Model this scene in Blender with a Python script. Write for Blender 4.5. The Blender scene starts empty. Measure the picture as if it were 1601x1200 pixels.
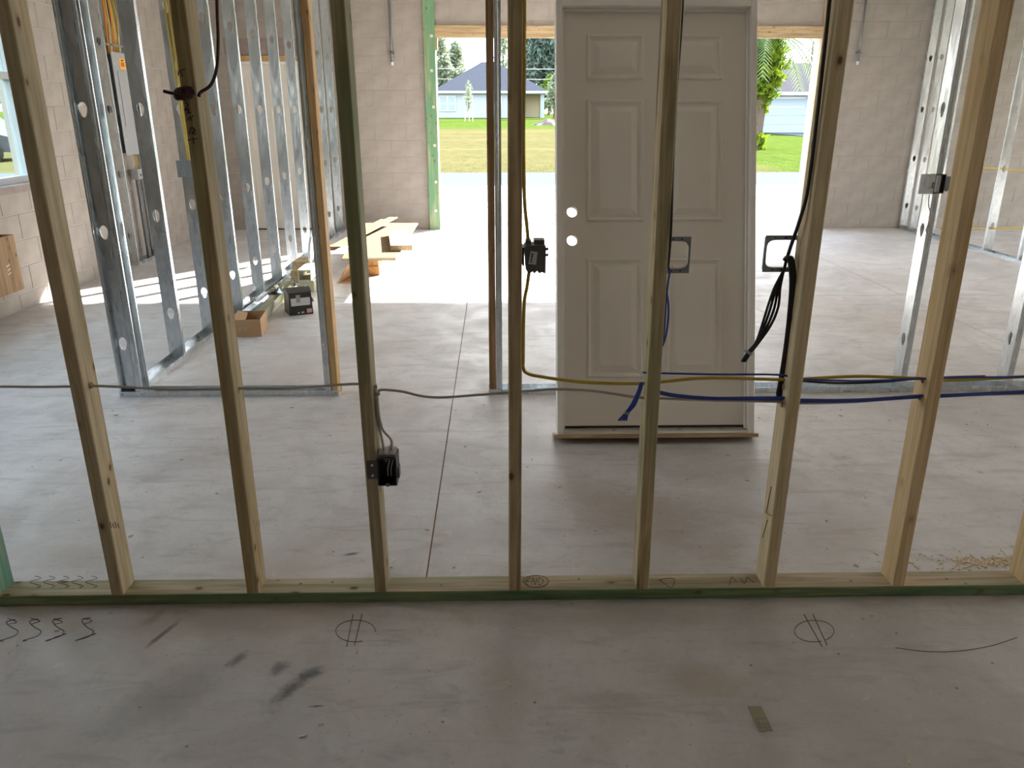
import bpy, math, random
from mathutils import Vector, Matrix
random.seed(7)
R = math.radians
sc = bpy.context.scene

# ---------------------------------------------------------------- camera
F_PX, CX, CY, CAM_H = 1225.0, 800.5, 600.0, 1.52
TH, PS = R(19.3), R(1.1)
cd = bpy.data.cameras.new('camera')
cd.sensor_fit = 'HORIZONTAL'; cd.sensor_width = 36.0; cd.lens = F_PX / 1601 * 36
cd.clip_start = 0.02; cd.clip_end = 1000
cam = bpy.data.objects.new('camera', cd)
sc.collection.objects.link(cam)
cam.location = (0, 0, CAM_H)
cam.rotation_euler = (R(90) - TH, 0, -PS)
sc.camera = cam

# ---------------------------------------------------------------- sky, sun, exposure
world = bpy.data.worlds.new('world'); sc.world = world; world.use_nodes = True
wn = world.node_tree; wn.nodes.clear()
tcw = wn.nodes.new('ShaderNodeTexCoord'); sep = wn.nodes.new('ShaderNodeSeparateXYZ')
rmp = wn.nodes.new('ShaderNodeValToRGB'); bgn = wn.nodes.new('ShaderNodeBackground'); wo = wn.nodes.new('ShaderNodeOutputWorld')
wn.links.new(tcw.outputs['Generated'], sep.inputs[0]); wn.links.new(sep.outputs['Z'], rmp.inputs[0])
wn.links.new(rmp.outputs[0], bgn.inputs[0]); wn.links.new(bgn.outputs[0], wo.inputs[0])
e = rmp.color_ramp.elements
e[0].position = 0.0; e[0].color = (1.0, 0.985, 0.96, 1)
e[1].position = 0.75; e[1].color = (0.62, 0.78, 1.0, 1)
bgn.inputs[1].default_value = 5.5
SUN_TO = Vector((0.8, 1.0, 0.56)).normalized()
sd = bpy.data.lights.new('sun', 'SUN'); sd.energy = 36.0; sd.angle = R(1.0); sd.color = (1.0, 0.96, 0.91)
sun = bpy.data.objects.new('sun', sd); sc.collection.objects.link(sun)
sun.rotation_euler = SUN_TO.to_track_quat('Z', 'Y').to_euler(); sun.location = (20, 30, 18)
vs = sc.view_settings
vs.view_transform = 'Standard'; vs.look = 'None'; vs.gamma = 1.0; vs.use_curve_mapping = False
vs.exposure = 0.48
sc.cycles.max_bounces = 9; sc.cycles.diffuse_bounces = 6; sc.cycles.glossy_bounces = 5

# ---------------------------------------------------------------- back projection of measured points onto known planes
def ray(x, y):
    a = (x - CX) / F_PX; b = -(y - CY) / F_PX
    f = math.cos(TH) + b * math.sin(TH); u = -math.sin(TH) + b * math.cos(TH)
    return (a * math.cos(PS) + f * math.sin(PS), -a * math.sin(PS) + f * math.cos(PS), u)
def G(x, y, z=0.0):
    d = ray(x, y); t = (z - CAM_H) / d[2]; return Vector((d[0] * t, d[1] * t, z))
def PX(x, y, X):
    d = ray(x, y); t = X / d[0]; return Vector((X, d[1] * t, CAM_H + d[2] * t))
def PY(x, y, Y):
    d = ray(x, y); t = Y / d[1]; return Vector((d[0] * t, Y, CAM_H + d[2] * t))

# ---------------------------------------------------------------- node helpers
class NT:
    def __init__(s, name):
        s.m = bpy.data.materials.new(name); s.m.use_nodes = True
        s.t = s.m.node_tree; s.t.nodes.clear()
        s.out = s.n('ShaderNodeOutputMaterial'); s.b = s.n('ShaderNodeBsdfPrincipled')
        s.l(s.b.outputs[0], s.out.inputs[0])
    def n(s, k, **kw):
        nd = s.t.nodes.new(k)
        for a, v in kw.items(): setattr(nd, a, v)
        return nd
    def l(s, a, b): s.t.links.new(a, b)
    def val(s, sock, v):
        if hasattr(v, 'node'): s.l(v, sock)
        else: sock.default_value = v
    def coords(s, which='Object', scale=(1, 1, 1), loc=(0, 0, 0), rot=(0, 0, 0)):
        if which == 'World': o = s.n('ShaderNodeNewGeometry').outputs['Position']
        else: o = s.n('ShaderNodeTexCoord').outputs[which]
        mp = s.n('ShaderNodeMapping'); s.l(o, mp.inputs[0])
        mp.inputs['Location'].default_value = loc; mp.inputs['Rotation'].default_value = rot; mp.inputs['Scale'].default_value = scale
        return mp.outputs[0]
    def noise(s, vec, scale=5, detail=4, rough=0.55, dist=0.0):
        nd = s.n('ShaderNodeTexNoise'); s.l(vec, nd.inputs['Vector'])
        nd.inputs['Scale'].default_value = scale; nd.inputs['Detail'].default_value = detail
        nd.inputs['Roughness'].default_value = rough; nd.inputs['Distortion'].default_value = dist
        return nd.outputs['Fac']
    def voro(s, vec, scale=5, feature='F1', out='Distance'):
        nd = s.n('ShaderNodeTexVoronoi', feature=feature); s.l(vec, nd.inputs['Vector']); nd.inputs['Scale'].default_value = scale
        return nd.outputs[out]
    def rng(s, v, a, b, c=0.0, d=1.0, smooth=True):
        nd = s.n('ShaderNodeMapRange'); nd.interpolation_type = 'SMOOTHSTEP' if smooth else 'LINEAR'
        s.l(v, nd.inputs[0])
        for i, q in zip((1, 2, 3, 4), (a, b, c, d)): nd.inputs[i].default_value = q
        return nd.outputs[0]
    def math(s, op, a, b=0.0):
        nd = s.n('ShaderNodeMath', operation=op); s.val(nd.inputs[0], a); s.val(nd.inputs[1], b); return nd.outputs[0]
    def mix(s, fac, a, b, mode='MIX'):
        nd = s.n('ShaderNodeMix', data_type='RGBA', blend_type=mode)
        s.val(nd.inputs[0], fac)
        for i, v in ((6, a), (7, b)):
            if hasattr(v, 'node'): s.l(v, nd.inputs[i])
            else: nd.inputs[i].default_value = (v[0], v[1], v[2], 1)
        return nd.outputs[2]
    def bump(s, h, strength=0.3, dist=0.01):
        nd = s.n('ShaderNodeBump'); s.l(h, nd.inputs['Height']); nd.inputs['Strength'].default_value = strength; nd.inputs['Distance'].default_value = dist
        s.l(nd.outputs[0], s.b.inputs['Normal'])
    def col(s, c):
        s.val(s.b.inputs['Base Color'], c if hasattr(c, 'node') else (c[0], c[1], c[2], 1))
    def done(s, rough=0.6, metal=0.0, spec=None):
        s.val(s.b.inputs['Roughness'], rough); s.val(s.b.inputs['Metallic'], metal)
        if spec is not None: s.b.inputs['Specular IOR Level'].default_value = spec
        return s.m

def plain(name, c, rough=0.6, metal=0.0, var=0.12, scale=20, spec=None):
    t = NT(name); v = t.coords('Object')
    nz = t.noise(v, scale, 4)
    t.col(t.mix(nz, [q * (1 - var) for q in c], [min(1, q * (1 + var)) for q in c]))
    return t.done(rough, metal, spec)

def wood(name, light, dark, green=0.0, stain=0.0, seed=0.0, axis='Z', knots=1.0, gcol=(0.10, 0.17, 0.07)):
    t = NT(name)
    k = {'Z': (1, 1, .045), 'X': (.045, 1, 1), 'Y': (1, .045, 1)}[axis]
    off = (seed * 3.17, seed * 1.73, seed * 2.31)
    fine = t.noise(t.coords('Object', [q * 140 for q in k], off), 1, 3, .6)
    med = t.noise(t.coords('Object', [q * 34 for q in k], off), 1, 4, .6, 1.2)
    big = t.noise(t.coords('Object', [q * 9 + 1.2 for q in k], off), 1, 2)
    c = t.mix(t.rng(med, .35, .68), light, dark)
    c = t.mix(t.rng(fine, .45, .75, 0, .35), c, [q * .55 for q in dark])
    if green: c = t.mix(t.math('MULTIPLY', t.rng(big, .36, .62), green), c, gcol)
    if stain:
        st = t.noise(t.coords('Object', [q * 20 + .5 for q in k], [q + 5 for q in off]), 1, 3)
        c = t.mix(t.math('MULTIPLY', t.rng(st, .55, .66), stain), c, (.035, .022, .014))
    if knots:
        kk = {'Z': (13, 13, 8), 'X': (8, 13, 13), 'Y': (13, 8, 13)}[axis]
        vo = t.voro(t.coords('Object', kk, [q * 2 for q in off]), 1)
        c = t.mix(t.rng(vo, .07, .13, .9 * knots, 0), c, (.07, .032, .014))
        c = t.mix(t.rng(vo, .10, .26, .3 * knots, 0), c, (.22, .11, .045))
    t.col(c); t.bump(fine, .25, .002)
    return t.done(.72, 0, .25)

M = {}
PINE, PINED = (.58, .44, .27), (.40, .27, .14)
M['pine'] = wood('pine', PINE, PINED, .15, 0, 1)
M['pine_x'] = wood('pine_x', PINE, PINED, .1, 0, 2, 'X', .8)
M['pine_y'] = wood('pine_y', PINE, PINED, .1, 0, 3, 'Y', .8)
M['amber'] = wood('amber_pine', (.62, .42, .20), (.48, .28, .11), 0, 0, 4, 'Z', .5)
M['treated_x'] = wood('treated_plate', (.56, .45, .32), (.40, .31, .20), .35, .25, 5, 'X', 1, (.07, .20, .09))
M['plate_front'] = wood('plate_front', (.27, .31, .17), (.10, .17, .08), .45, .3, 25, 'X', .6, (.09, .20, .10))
M['treated_z'] = wood('treated_board', (.36, .42, .25), (.20, .30, .16), .8, 0, 6, 'Z', .8, (.12, .30, .16))
M['teal'] = wood('treated_teal', (.34, .40, .25), (.20, .30, .20), .7, 0, 7, 'Z', .4, (.05, .27, .23))
M['studA'] = wood('stud_weathered', (.60, .485, .325), (.43, .325, .20), .25, .1, 8.3)
M['studB'] = wood('stud_stained', (.52, .405, .245), (.36, .215, .095), .3, .4, 9.1)
M['studC'] = wood('stud_green_streak', (.50, .415, .27), (.33, .26, .16), .55, .12, 10.4)
M['studD'] = wood('stud_dark_edge', (.55, .43, .26), (.38, .27, .15), .15, .4, 11.8)
M['studE'] = wood('stud_dark_streak', (.57, .46, .28), (.38, .28, .15), .35, .7, 12.6)
M['studF'] = wood('stud_clean', (.74, .61, .40), (.60, .46, .27), .12, 0, 13.9)
M['studG'] = wood('stud_orange', (.76, .58, .35), (.62, .43, .22), .08, 0, 14.2)
M['crate'] = wood('crate_wood', (.36, .23, .12), (.22, .13, .06), 0, .3, 15, 'Z', 1)

def steel_mat(name, base=.62, rough=.34):
    t = NT(name)
    sp = t.voro(t.coords('Object', (60, 60, 25)), 1, out='Color')
    bw = t.n('ShaderNodeRGBToBW'); t.l(sp, bw.inputs[0])
    st = t.noise(t.coords('Object', (6, 6, 1.3)), 1, 3)
    c = t.mix(bw.outputs[0], (base * .84, base * .9, base * .93), (base * 1.05, base * 1.12, base * 1.16))
    c = t.mix(t.rng(st, .45, .7, 0, .2), c, (base * .7, base * .75, base * .78))
    t.col(c)
    t.bump(t.noise(t.coords('Object', (11, 11, 5)), 1, 2), .2, .012)
    return t.done(t.rng(st, .3, .7, rough - .06, rough + .1), 1.0)
M['steel'] = steel_mat('galvanised_steel', .66, .27)
M['steel_dark'] = steel_mat('dull_steel', .24, .42)

def concrete_floor():
    t = NT('floor_concrete')
    w = t.coords('World')
    n1 = t.noise(t.coords('World', (.9, .9, 1)), 1, 5, .6, .6)
    n2 = t.noise(t.coords('World', (4, 4, 1)), 1, 6, .65, 1.0)
    n3 = t.noise(t.coords('World', (55, 55, 1)), 1, 3)
    c = t.mix(t.rng(n1, .33, .68), (.485, .466, .462), (.62, .608, .606))
    c = t.mix(t.rng(n2, .42, .72, 0, .5), c, (.41, .385, .37))
    c = t.mix(t.rng(n2, .25, .42, .4, 0), c, (.66, .64, .62))
    c = t.mix(t.rng(n3, .55, .8, 0, .25), c, (.25, .22, .20))
    br = t.noise(t.coords('World', (.55, .55, 1), (4, 2, 0)), 1, 3)
    c = t.mix(t.rng(br, .52, .75, 0, .4), c, (.42, .34, .27))
    st1 = t.noise(t.coords('World', (3.2, 15, 1), rot=(0, 0, .75)), 1, 5, .65, .8)
    c = t.mix(t.rng(st1, .50, .70, 0, .42), c, (.30, .285, .27))
    st2 = t.noise(t.coords('World', (17, 17, 1)), 1, 5, .7, .5)
    c = t.mix(t.rng(st2, .56, .74, 0, .38), c, (.27, .25, .235))
    c = t.mix(t.rng(st2, .28, .42, .35, 0), c, (.68, .66, .645))
    sp2 = t.voro(t.coords('World', (26, 26, 1), (3, 1, 0)), 1)
    c = t.mix(t.math('MULTIPLY', t.rng(sp2, .05, .10, .6, 0), t.rng(n1, .4, .6)), c, (.16, .12, .10))
    sp = t.voro(t.coords('World', (9, 9, 1)), 1)
    c = t.mix(t.rng(sp, .03, .055, .7, 0), c, (.13, .10, .08))
    # scuffs, stains, a brown patch and the plate's painted shadow: (px a, px b, half width m, strength, colour)
    for (a, b, hw, s, cc) in STAINS_SHADOWS:
        A, B = G(*a), G(*b); mid = (A + B) / 2; dv = B - A
        ang = math.atan2(dv.y, dv.x)
        mp = t.n('ShaderNodeMapping', vector_type='TEXTURE'); t.l(w, mp.inputs[0])
        mp.inputs['Location'].default_value = (mid.x, mid.y, 0); mp.inputs['Rotation'].default_value = (0, 0, ang)
        mp.inputs['Scale'].default_value = (dv.length / 2 + .01, hw, 1)
        sx = t.n('ShaderNodeVectorMath', operation='MULTIPLY'); t.l(mp.outputs[0], sx.inputs[0]); sx.inputs[1].default_value = (1, 1, 0)
        ln = t.n('ShaderNodeVectorMath', operation='LENGTH'); t.l(sx.outputs[0], ln.inputs[0])
        d = t.math('ADD', ln.outputs['Value'], t.math('MULTIPLY', t.math('ADD', t.math('SUBTRACT', n2, .5), t.math('SUBTRACT', t.math('MULTIPLY', t.math('ADD', st1, st2), .5), .5)), 2.6))
        c = t.mix(t.rng(d, .25, 1.2, s, 0), c, cc)
    t.col(c)
    t.bump(t.math('ADD', t.math('MULTIPLY', n3, .4), n2), .12, .004)
    return t.done(t.rng(n2, .3, .7, .42, .62), 0, .4)
STAINS_SHADOWS = [((485, 1050), (415, 1112), .030, .75, (.06, .06, .065)), ((500, 1043), (465, 1062), .028, .6, (.07, .07, .075)),
          ((450, 1035), (425, 1052), .03, .65, (.08, .08, .085)), ((385, 1020), (360, 1038), .022, .65, (.08, .08, .08)),
          ((280, 970), (230, 1010), .012, .8, (.05, .05, .05)), ((350, 1045), (100, 1170), .10, .35, (.2, .19, .185)),
          ((255, 955), (225, 975), .03, .4, (.12, .1, .09)),
          ((1035, 1055), (1165, 1075), .085, .55, (.40, .34, .27)), ((770, 985), (800, 1190), .09, .3, (.28, .23, .18)),
          ((20, 980), (660, 965), .07, .35, (.30, .21, .14)), ((700, 965), (1240, 965), .06, .35, (.28, .22, .17)),  # two long bands paint the bottom plate's cast shadow onto the slab
          ((840, 750), (1160, 860), .25, .45, (.29, .21, .15)), ((1380, 800), (1230, 880), .14, .3, (.38, .30, .24)),  # first entry: brown patch on the floor in front of the leaning door
          ((75, 860), (170, 880), .09, .4, (.36, .28, .21)), ((535, 868), (560, 864), .012, .8, (.08, .07, .06)),
          ((485, 1104), (503, 1103), .006, .8, (.08, .06, .05)), ((660, 832), (700, 838), .02, .3, (.4, .26, .16))]
M['floor'] = concrete_floor()
M['joint'] = plain('joint_dirt', (.26, .18, .12), .9)

def block_mat():
    t = NT('concrete_block')
    oi = t.n('ShaderNodeObjectInfo')
    n1 = t.noise(t.coords('Object', (1, 1, 1)), 6, 5); n2 = t.noise(t.coords('Object', (1, 1, 1)), 120, 3)
    c = t.mix(t.rng(n1, .3, .7), (.33, .295, .26), (.40, .36, .32))
    c = t.mix(t.math('MULTIPLY', oi.outputs['Random'], .3), c, (.35, .315, .285))
    c = t.mix(t.rng(n2, .52, .8, 0, .35), c, (.28, .24, .2))
    t.col(c); t.bump(n2, .5, .004)
    return t.done(.9, 0, .2)
M['block'] = block_mat()
M['mortar'] = plain('mortar', (.42, .385, .345), .95, 0, .12, 60)
M['lintel'] = plain('lintel_concrete', (.30, .24, .22), .95, 0, .3, 9)
M['stucco'] = plain('plain_wall', (.5, .45, .39), .95, 0, .1, 4)
M['ceiling'] = plain('ceiling_board', (.66, .63, .58), .9, 0, .06, 3)
M['white_paint'] = plain('primed_white', (.80, .77, .73), .5, 0, .03, 3)
M['door_white'] = plain('door_primer', (.76, .72, .655), .42, 0, .03, 3)
M['rubber'] = plain('black_rubber', (.015, .015, .015), .6)
M['alu'] = plain('aluminium', (.7, .68, .64), .35, .8)
M['black_plastic'] = plain('black_plastic', (.018, .017, .017), .45)
M['grey_plastic'] = plain('grey_plastic', (.085, .083, .078), .5)
M['clamp_grey'] = plain('clamp_grey', (.24, .215, .19), .5)
M['panel_grey'] = plain('panel_grey', (.33, .34, .345), .45, 0, .03)
M['label_white'] = plain('label_white', (.6, .6, .58), .5, 0, .04)
M['pink'] = plain('label_pink', (.65, .35, .32), .5)
M['ink'] = plain('marker_ink', (.03, .022, .02), .8)
M['pencil'] = plain('pencil_lead', (.085, .06, .045), .9)
M['stamp'] = plain('stamp_ink', (.22, .15, .09), .9)
M['cable_grey'] = plain('cable_grey', (.44, .40, .36), .5)
M['cable_white'] = plain('cable_white', (.62, .60, .57), .45)
M['cable_yellow'] = plain('cable_yellow', (.50, .35, .03), .45)
M['cable_orange'] = plain('cable_orange', (.75, .22, .04), .45)
M['cable_blue'] = plain('cable_blue', (.018, .055, .32), .4)
M['cable_black'] = plain('cable_black', (.012, .010, .011), .45)
M['cable_maroon'] = plain('cable_maroon', (.045, .012, .010), .45)
M['tie'] = plain('tie_grey', (.3, .3, .32), .5)
M['sticker_orange'] = plain('sticker_orange', (.85, .42, .03), .5)
M['sticker_red'] = plain('sticker_red', (.55, .09, .03), .5)
M['cardboard'] = plain('cardboard', (.44, .27, .14), .85, 0, .12, 7)
M['cardboard_in'] = plain('cardboard_inner', (.38, .23, .12), .85, 0, .1, 7)
M['plastic_bag'] = None
M['asphalt'] = plain('asphalt', (.080, .084, .097), .95, 0, .2, 60, 0.0)
M['shingle_grey'] = plain('shingle_grey', (.062, .063, .072), .95, 0, .45, 9, 0.0)
M['shingle_brown'] = plain('shingle_brown', (.075, .069, .070), .95, 0, .4, 9, 0.0)
M['house_white'] = plain('house_white', (.30, .335, .38), .85, 0, .03, 1)
M['trim_white'] = plain('trim_white', (.42, .44, .46), .6, 0, .02)
M['garage_white'] = plain('garage_white', (.25, .32, .39), .6, 0, .02)
M['cream'] = plain('cream_wall', (.62, .56, .40), .85, 0, .03)
M['bark'] = plain('bark', (.085, .06, .045), .95, 0, .4, 12)
M['stake'] = plain('stake_wood', (.62, .52, .36), .9)
M['car_dark'] = plain('car_paint', (.03, .035, .045), .25, .3)
M['tan_plate'] = plain('galvanised_tan', (.30, .28, .19), .5, .6)
M['osb_edge'] = plain('osb_edge', (.36, .30, .18), .9, 0, .3, 40)
M['orange_wood'] = wood('orange_lumber', (.60, .33, .13), (.45, .22, .08), 0, 0, 21, 'Y', .3)
M['pale_steel'] = plain('pale_steel', (.52, .51, .38), .5, .1)

def osb():
    t = NT('osb')
    v = t.voro(t.coords('Object', (22, 40, 30), rot=(0, 0, .5)), 1, out='Color'); bw = t.n('ShaderNodeRGBToBW'); t.l(v, bw.inputs[0])
    c = t.mix(bw.outputs[0], (.095, .052, .018), (.18, .112, .042)); t.col(c); return t.done(.85)
M['osb'] = osb()

def leafy(name, a, b):
    t = NT(name); v = t.noise(t.coords('Object', (1, 1, 1)), 2.2, 3)
    t.col(t.mix(t.rng(v, .35, .65), a, b)); t.done(.6, 0, .2)
    tr = t.n('ShaderNodeBsdfTranslucent'); t.l(t.mix(v, a, b), tr.inputs[0])
    mx = t.n('ShaderNodeMixShader'); mx.inputs[0].default_value = .4
    t.l(t.b.outputs[0], mx.inputs[1]); t.l(tr.outputs[0], mx.inputs[2]); t.l(mx.outputs[0], t.out.inputs[0])
    return t.m
M['leaf_pine'] = leafy('leaf_pine', (.085, .13, .105), (.16, .21, .17))  # paler than the leaves: distance haze is mixed into the colour
M['leaf_soft'] = leafy('leaf_soft', (.16, .20, .125), (.25, .29, .19))  # haze put into this leaf colour as well
M['leaf_fern'] = leafy('leaf_fern', (.06, .125, .008), (.17, .22, .012))
M['leaf_palm'] = leafy('leaf_palm', (.08, .13, .055), (.16, .20, .09))

def grass_mat():
    t = NT('grass')
    n1 = t.noise(t.coords('World', (.06, .25, 1)), 1, 4); n2 = t.noise(t.coords('World', (2.2, .9, 1)), 1, 5, .7)
    sp = t.n('ShaderNodeSeparateXYZ'); t.l(t.n('ShaderNodeNewGeometry').outputs['Position'], sp.inputs[0])
    far = t.math('MULTIPLY', t.rng(sp.outputs['Y'], 47, 56), 1.0)
    rt = t.rng(sp.outputs['X'], 6.5, 8.5)
    gr = t.math('MAXIMUM', far, rt)
    dry = t.mix(t.rng(n2, .35, .7), (.082, .072, .031), (.065, .061, .026))
    dry = t.mix(t.rng(n1, .55, .7, 0, .5), dry, (.155, .105, .055))
    fresh = t.mix(t.rng(n2, .35, .7), (.040, .064, .012), (.060, .078, .015))
    t.col(t.mix(gr, dry, fresh)); t.bump(n2, .3, .03)
    return t.done(1.0, 0, 0.0)
M['grass'] = grass_mat()
def gravel_mat():
    t = NT('gravel')
    n = t.noise(t.coords('World', (5, 5, 1)), 1, 6, .7); v = t.voro(t.coords('World', (22, 22, 1)), 1)
    c = t.mix(t.rng(n, .35, .7), (.46, .43, .40), (.34, .30, .25))
    c = t.mix(t.rng(v, .1, .4, .4, 0), c, (.28, .25, .22))
    c = t.mix(t.rng(t.noise(t.coords('World', (1.3, 2.2, 1)), 1, 6, .75), .58, .66, 0, .85), c, (.075, .062, .045))
    t.col(c); t.bump(t.math('ADD', v, n), .8, .03); return t.done(.95, 0, .1)
M['gravel'] = gravel_mat()

def glass_mat(name, tint=(.9, .97, .95), refl=.08):
    t = NT(name); t.t.nodes.remove(t.b)
    tr = t.n('ShaderNodeBsdfTransparent'); tr.inputs[0].default_value = (*tint, 1)
    gl = t.n('ShaderNodeBsdfGlossy'); gl.inputs['Roughness'].default_value = .03
    mx = t.n('ShaderNodeMixShader'); mx.inputs[0].default_value = refl
    t.l(tr.outputs[0], mx.inputs[1]); t.l(gl.outputs[0], mx.inputs[2]); t.l(mx.outputs[0], t.out.inputs[0]); return t.m
M['glass'] = glass_mat('window_glass')
M['plastic_bag'] = glass_mat('clear_bag', (.78, .78, .66), .22)
M['house_glass'] = plain('house_glass', (.16, .25, .30), .08)

# ---------------------------------------------------------------- mesh helpers
COL = sc.collection
class MB:
    def __init__(s): s.v = []; s.f = []
    def add(s, vs, fs):
        o = len(s.v); s.v += [tuple(q) for q in vs]; s.f += [tuple(i + o for i in f) for f in fs]; return s
    def box(s, x0, x1, y0, y1, z0, z1):
        return s.add([(x0, y0, z0), (x1, y0, z0), (x1, y1, z0), (x0, y1, z0), (x0, y0, z1), (x1, y0, z1), (x1, y1, z1), (x0, y1, z1)],
                     [(3, 2, 1, 0), (4, 5, 6, 7), (0, 1, 5, 4), (1, 2, 6, 5), (2, 3, 7, 6), (3, 0, 4, 7)])
    def prism(s, poly, a0, a1, axis='Z'):
        n = len(poly)
        def mk(p, a): return {'Z': (p[0], p[1], a), 'Y': (p[0], a, p[1]), 'X': (a, p[0], p[1])}[axis]
        v = [mk(p, a0) for p in poly] + [mk(p, a1) for p in poly]
        f = [tuple(range(n))[::-1], tuple(range(n, 2 * n))] + [(i, (i + 1) % n, n + (i + 1) % n, n + i) for i in range(n)]
        return s.add(v, f)
    def cbox(s, x0, x1, y0, y1, z0, z1, c=.003, axis='Z'):
        if axis == 'Z': a0, a1, b0, b1, p, q = x0, x1, y0, y1, z0, z1
        elif axis == 'X': a0, a1, b0, b1, p, q = y0, y1, z0, z1, x0, x1
        else: a0, a1, b0, b1, p, q = x0, x1, z0, z1, y0, y1
        poly = [(a0 + c, b0), (a1 - c, b0), (a1, b0 + c), (a1, b1 - c), (a1 - c, b1), (a0 + c, b1), (a0, b1 - c), (a0, b0 + c)]
        return s.prism(poly, p, q, axis)
    def hexa(s, p):   # eight corners: bottom ring, top ring
        return s.add(p, [(3, 2, 1, 0), (4, 5, 6, 7), (0, 1, 5, 4), (1, 2, 6, 5), (2, 3, 7, 6), (3, 0, 4, 7)])
    def tube(s, pts, r, n=8, r2=None):
        pts = [Vector(p) for p in pts]; o = len(s.v); ref = None
        for i, p in enumerate(pts):
            d = (pts[min(i + 1, len(pts) - 1)] - pts[max(i - 1, 0)]).normalized()
            if ref is None: ref = d.orthogonal().normalized()
            ref = (ref - d * ref.dot(d))
            ref = ref.normalized() if ref.length > 1e-6 else d.orthogonal().normalized()
            b = d.cross(ref)
            rr = r if r2 is None else r + (r2 - r) * i / (len(pts) - 1)
            for k in range(n):
                a = 2 * math.pi * k / n; s.v.append(tuple(p + ref * (math.cos(a) * rr) + b * (math.sin(a) * rr)))
        for i in range(len(pts) - 1):
            for k in range(n):
                s.f.append((o + i * n + k, o + i * n + (k + 1) % n, o + (i + 1) * n + (k + 1) % n, o + (i + 1) * n + k))
        s.f.append(tuple(o + k for k in range(n))[::-1]); e_ = o + (len(pts) - 1) * n; s.f.append(tuple(e_ + k for k in range(n)))
        return s
    def plate_hole(s, rect, holepoly, a0, a1, axis='Y'):
        """plate with a hole: rect (u0,u1,v0,v1), hole polygon points around its centre, thickness a0..a1 along axis"""
        u0, u1, v0, v1 = rect; n = len(holepoly)
        cu = sum(p[0] for p in holepoly) / n; cv = sum(p[1] for p in holepoly) / n
        out = []
        corners = [(u1, v1), (u0, v1), (u0, v0), (u1, v0)]
        ring = []
        for p in holepoly:
            du, dv = p[0] - cu, p[1] - cv
            ts = []
            if du > 1e-9: ts.append((u1 - cu) / du)
            if du < -1e-9: ts.append((u0 - cu) / du)
            if dv > 1e-9: ts.append((v1 - cv) / dv)
            if dv < -1e-9: ts.append((v0 - cv) / dv)
            tt = min(ts); ring.append((cu + du * tt, cv + dv * tt))
        for c in corners:   # snap nearest ring point onto each corner
            i = min(range(n), key=lambda k: (ring[k][0] - c[0]) ** 2 + (ring[k][1] - c[1]) ** 2); ring[i] = c
        def mk(p, a): return {'Z': (p[0], p[1], a), 'Y': (p[0], a, p[1]), 'X': (a, p[0], p[1])}[axis]
        v = []
        for a in (a0, a1):
            v += [mk(p, a) for p in holepoly] + [mk(p, a) for p in ring]
        f = []
        for k in range(n):
            j = (k + 1) % n
            f += [(k, j, n + j, n + k), (2 * n + k, 3 * n + k, 3 * n + j, 2 * n + j), (k, 2 * n + k, 2 * n + j, j), (n + k, n + j, 3 * n + j, 3 * n + k)]
        return s.add(v, f)
    def mesh(s, name, mat, smooth=False, recalc=True):
        me = bpy.data.meshes.new(name); me.from_pydata(s.v, [], s.f)
        if mat: me.materials.append(mat)
        if recalc:
            import bmesh
            bm = bmesh.new(); bm.from_mesh(me); bmesh.ops.recalc_face_normals(bm, faces=bm.faces); bm.to_mesh(me); bm.free()
        if smooth: me.polygons.foreach_set('use_smooth', [True] * len(me.polygons))
        me.update(); return me
    def build(s, name, mat, parent=None, smooth=False, recalc=True):
        return link(name, s.mesh(name, mat if not isinstance(mat, str) else M[mat], smooth, recalc), parent)
def link(name, me, parent=None, loc=None, rz=None):
    o = bpy.data.objects.new(name, me); COL.objects.link(o)
    if parent: o.parent = parent
    if loc is not None: o.location = loc
    if rz is not None: o.rotation_euler.z = rz
    return o
def tag(o, label=None, cat=None, group=None, kind=None):
    for k, v in (('label', label), ('category', cat), ('group', group), ('kind', kind)):
        if v: o[k] = v
    return o
def thing(name, label, cat, loc=(0, 0, 0), group=None):
    return tag(link(name, None, None, loc), label, cat, group)
def attach(o, parent):
    """keep world coordinates of a mesh when parenting to a thing that is not at the origin"""
    o.parent = parent; o.matrix_parent_inverse = parent.matrix_basis.inverted(); return o
def part(mb, name, mat, parent, label=None, smooth=False):
    o = mb.build(name, mat, None, smooth); attach_deep(o, parent)
    if label: o['label'] = label
    return o
def world_of(p):
    m = p.matrix_basis.copy()
    if p.parent: m = world_of(p.parent) @ p.matrix_parent_inverse @ m
    return m
def attach_deep(o, parent):
    o.parent = parent; o.matrix_parent_inverse = world_of(parent).inverted(); return o
def smooth_path(pts, k=6):
    pts = [Vector(p) for p in pts]
    if len(pts) < 3: return pts
    out = []
    for i in range(len(pts) - 1):
        p0, p1, p2, p3 = pts[max(i - 1, 0)], pts[i], pts[i + 1], pts[min(i + 2, len(pts) - 1)]
        for j in range(k):
            t = j / k
            out.append(.5 * ((2 * p1) + (p2 - p0) * t + (2 * p0 - 5 * p1 + 4 * p2 - p3) * t * t + (3 * p1 - p0 - 3 * p2 + p3) * t ** 3))
    out.append(pts[-1]); return out
def oval(cu, cv, ru, rv, n=16):
    return [(cu + ru * math.cos(2 * math.pi * k / n), cv + rv * math.sin(2 * math.pi * k / n)) for k in range(n)]

# ---------------------------------------------------------------- dimensions
CEIL = 2.84
XL, YF, XR, YB = -3.805, 10.66, 10.2, -3.4      # inner faces: left wall, front wall, right wall, back wall
OPX0, OPX1, OPZ = -0.755, 4.09, 2.36           # garage opening
DX0, DX1, DZ = -3.29, -2.33, 2.10              # entry door opening in the front wall
WY0, WY1, WZ0, WZ1 = 4.75, 6.81, 0.955, 2.36   # window in the left wall

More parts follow.
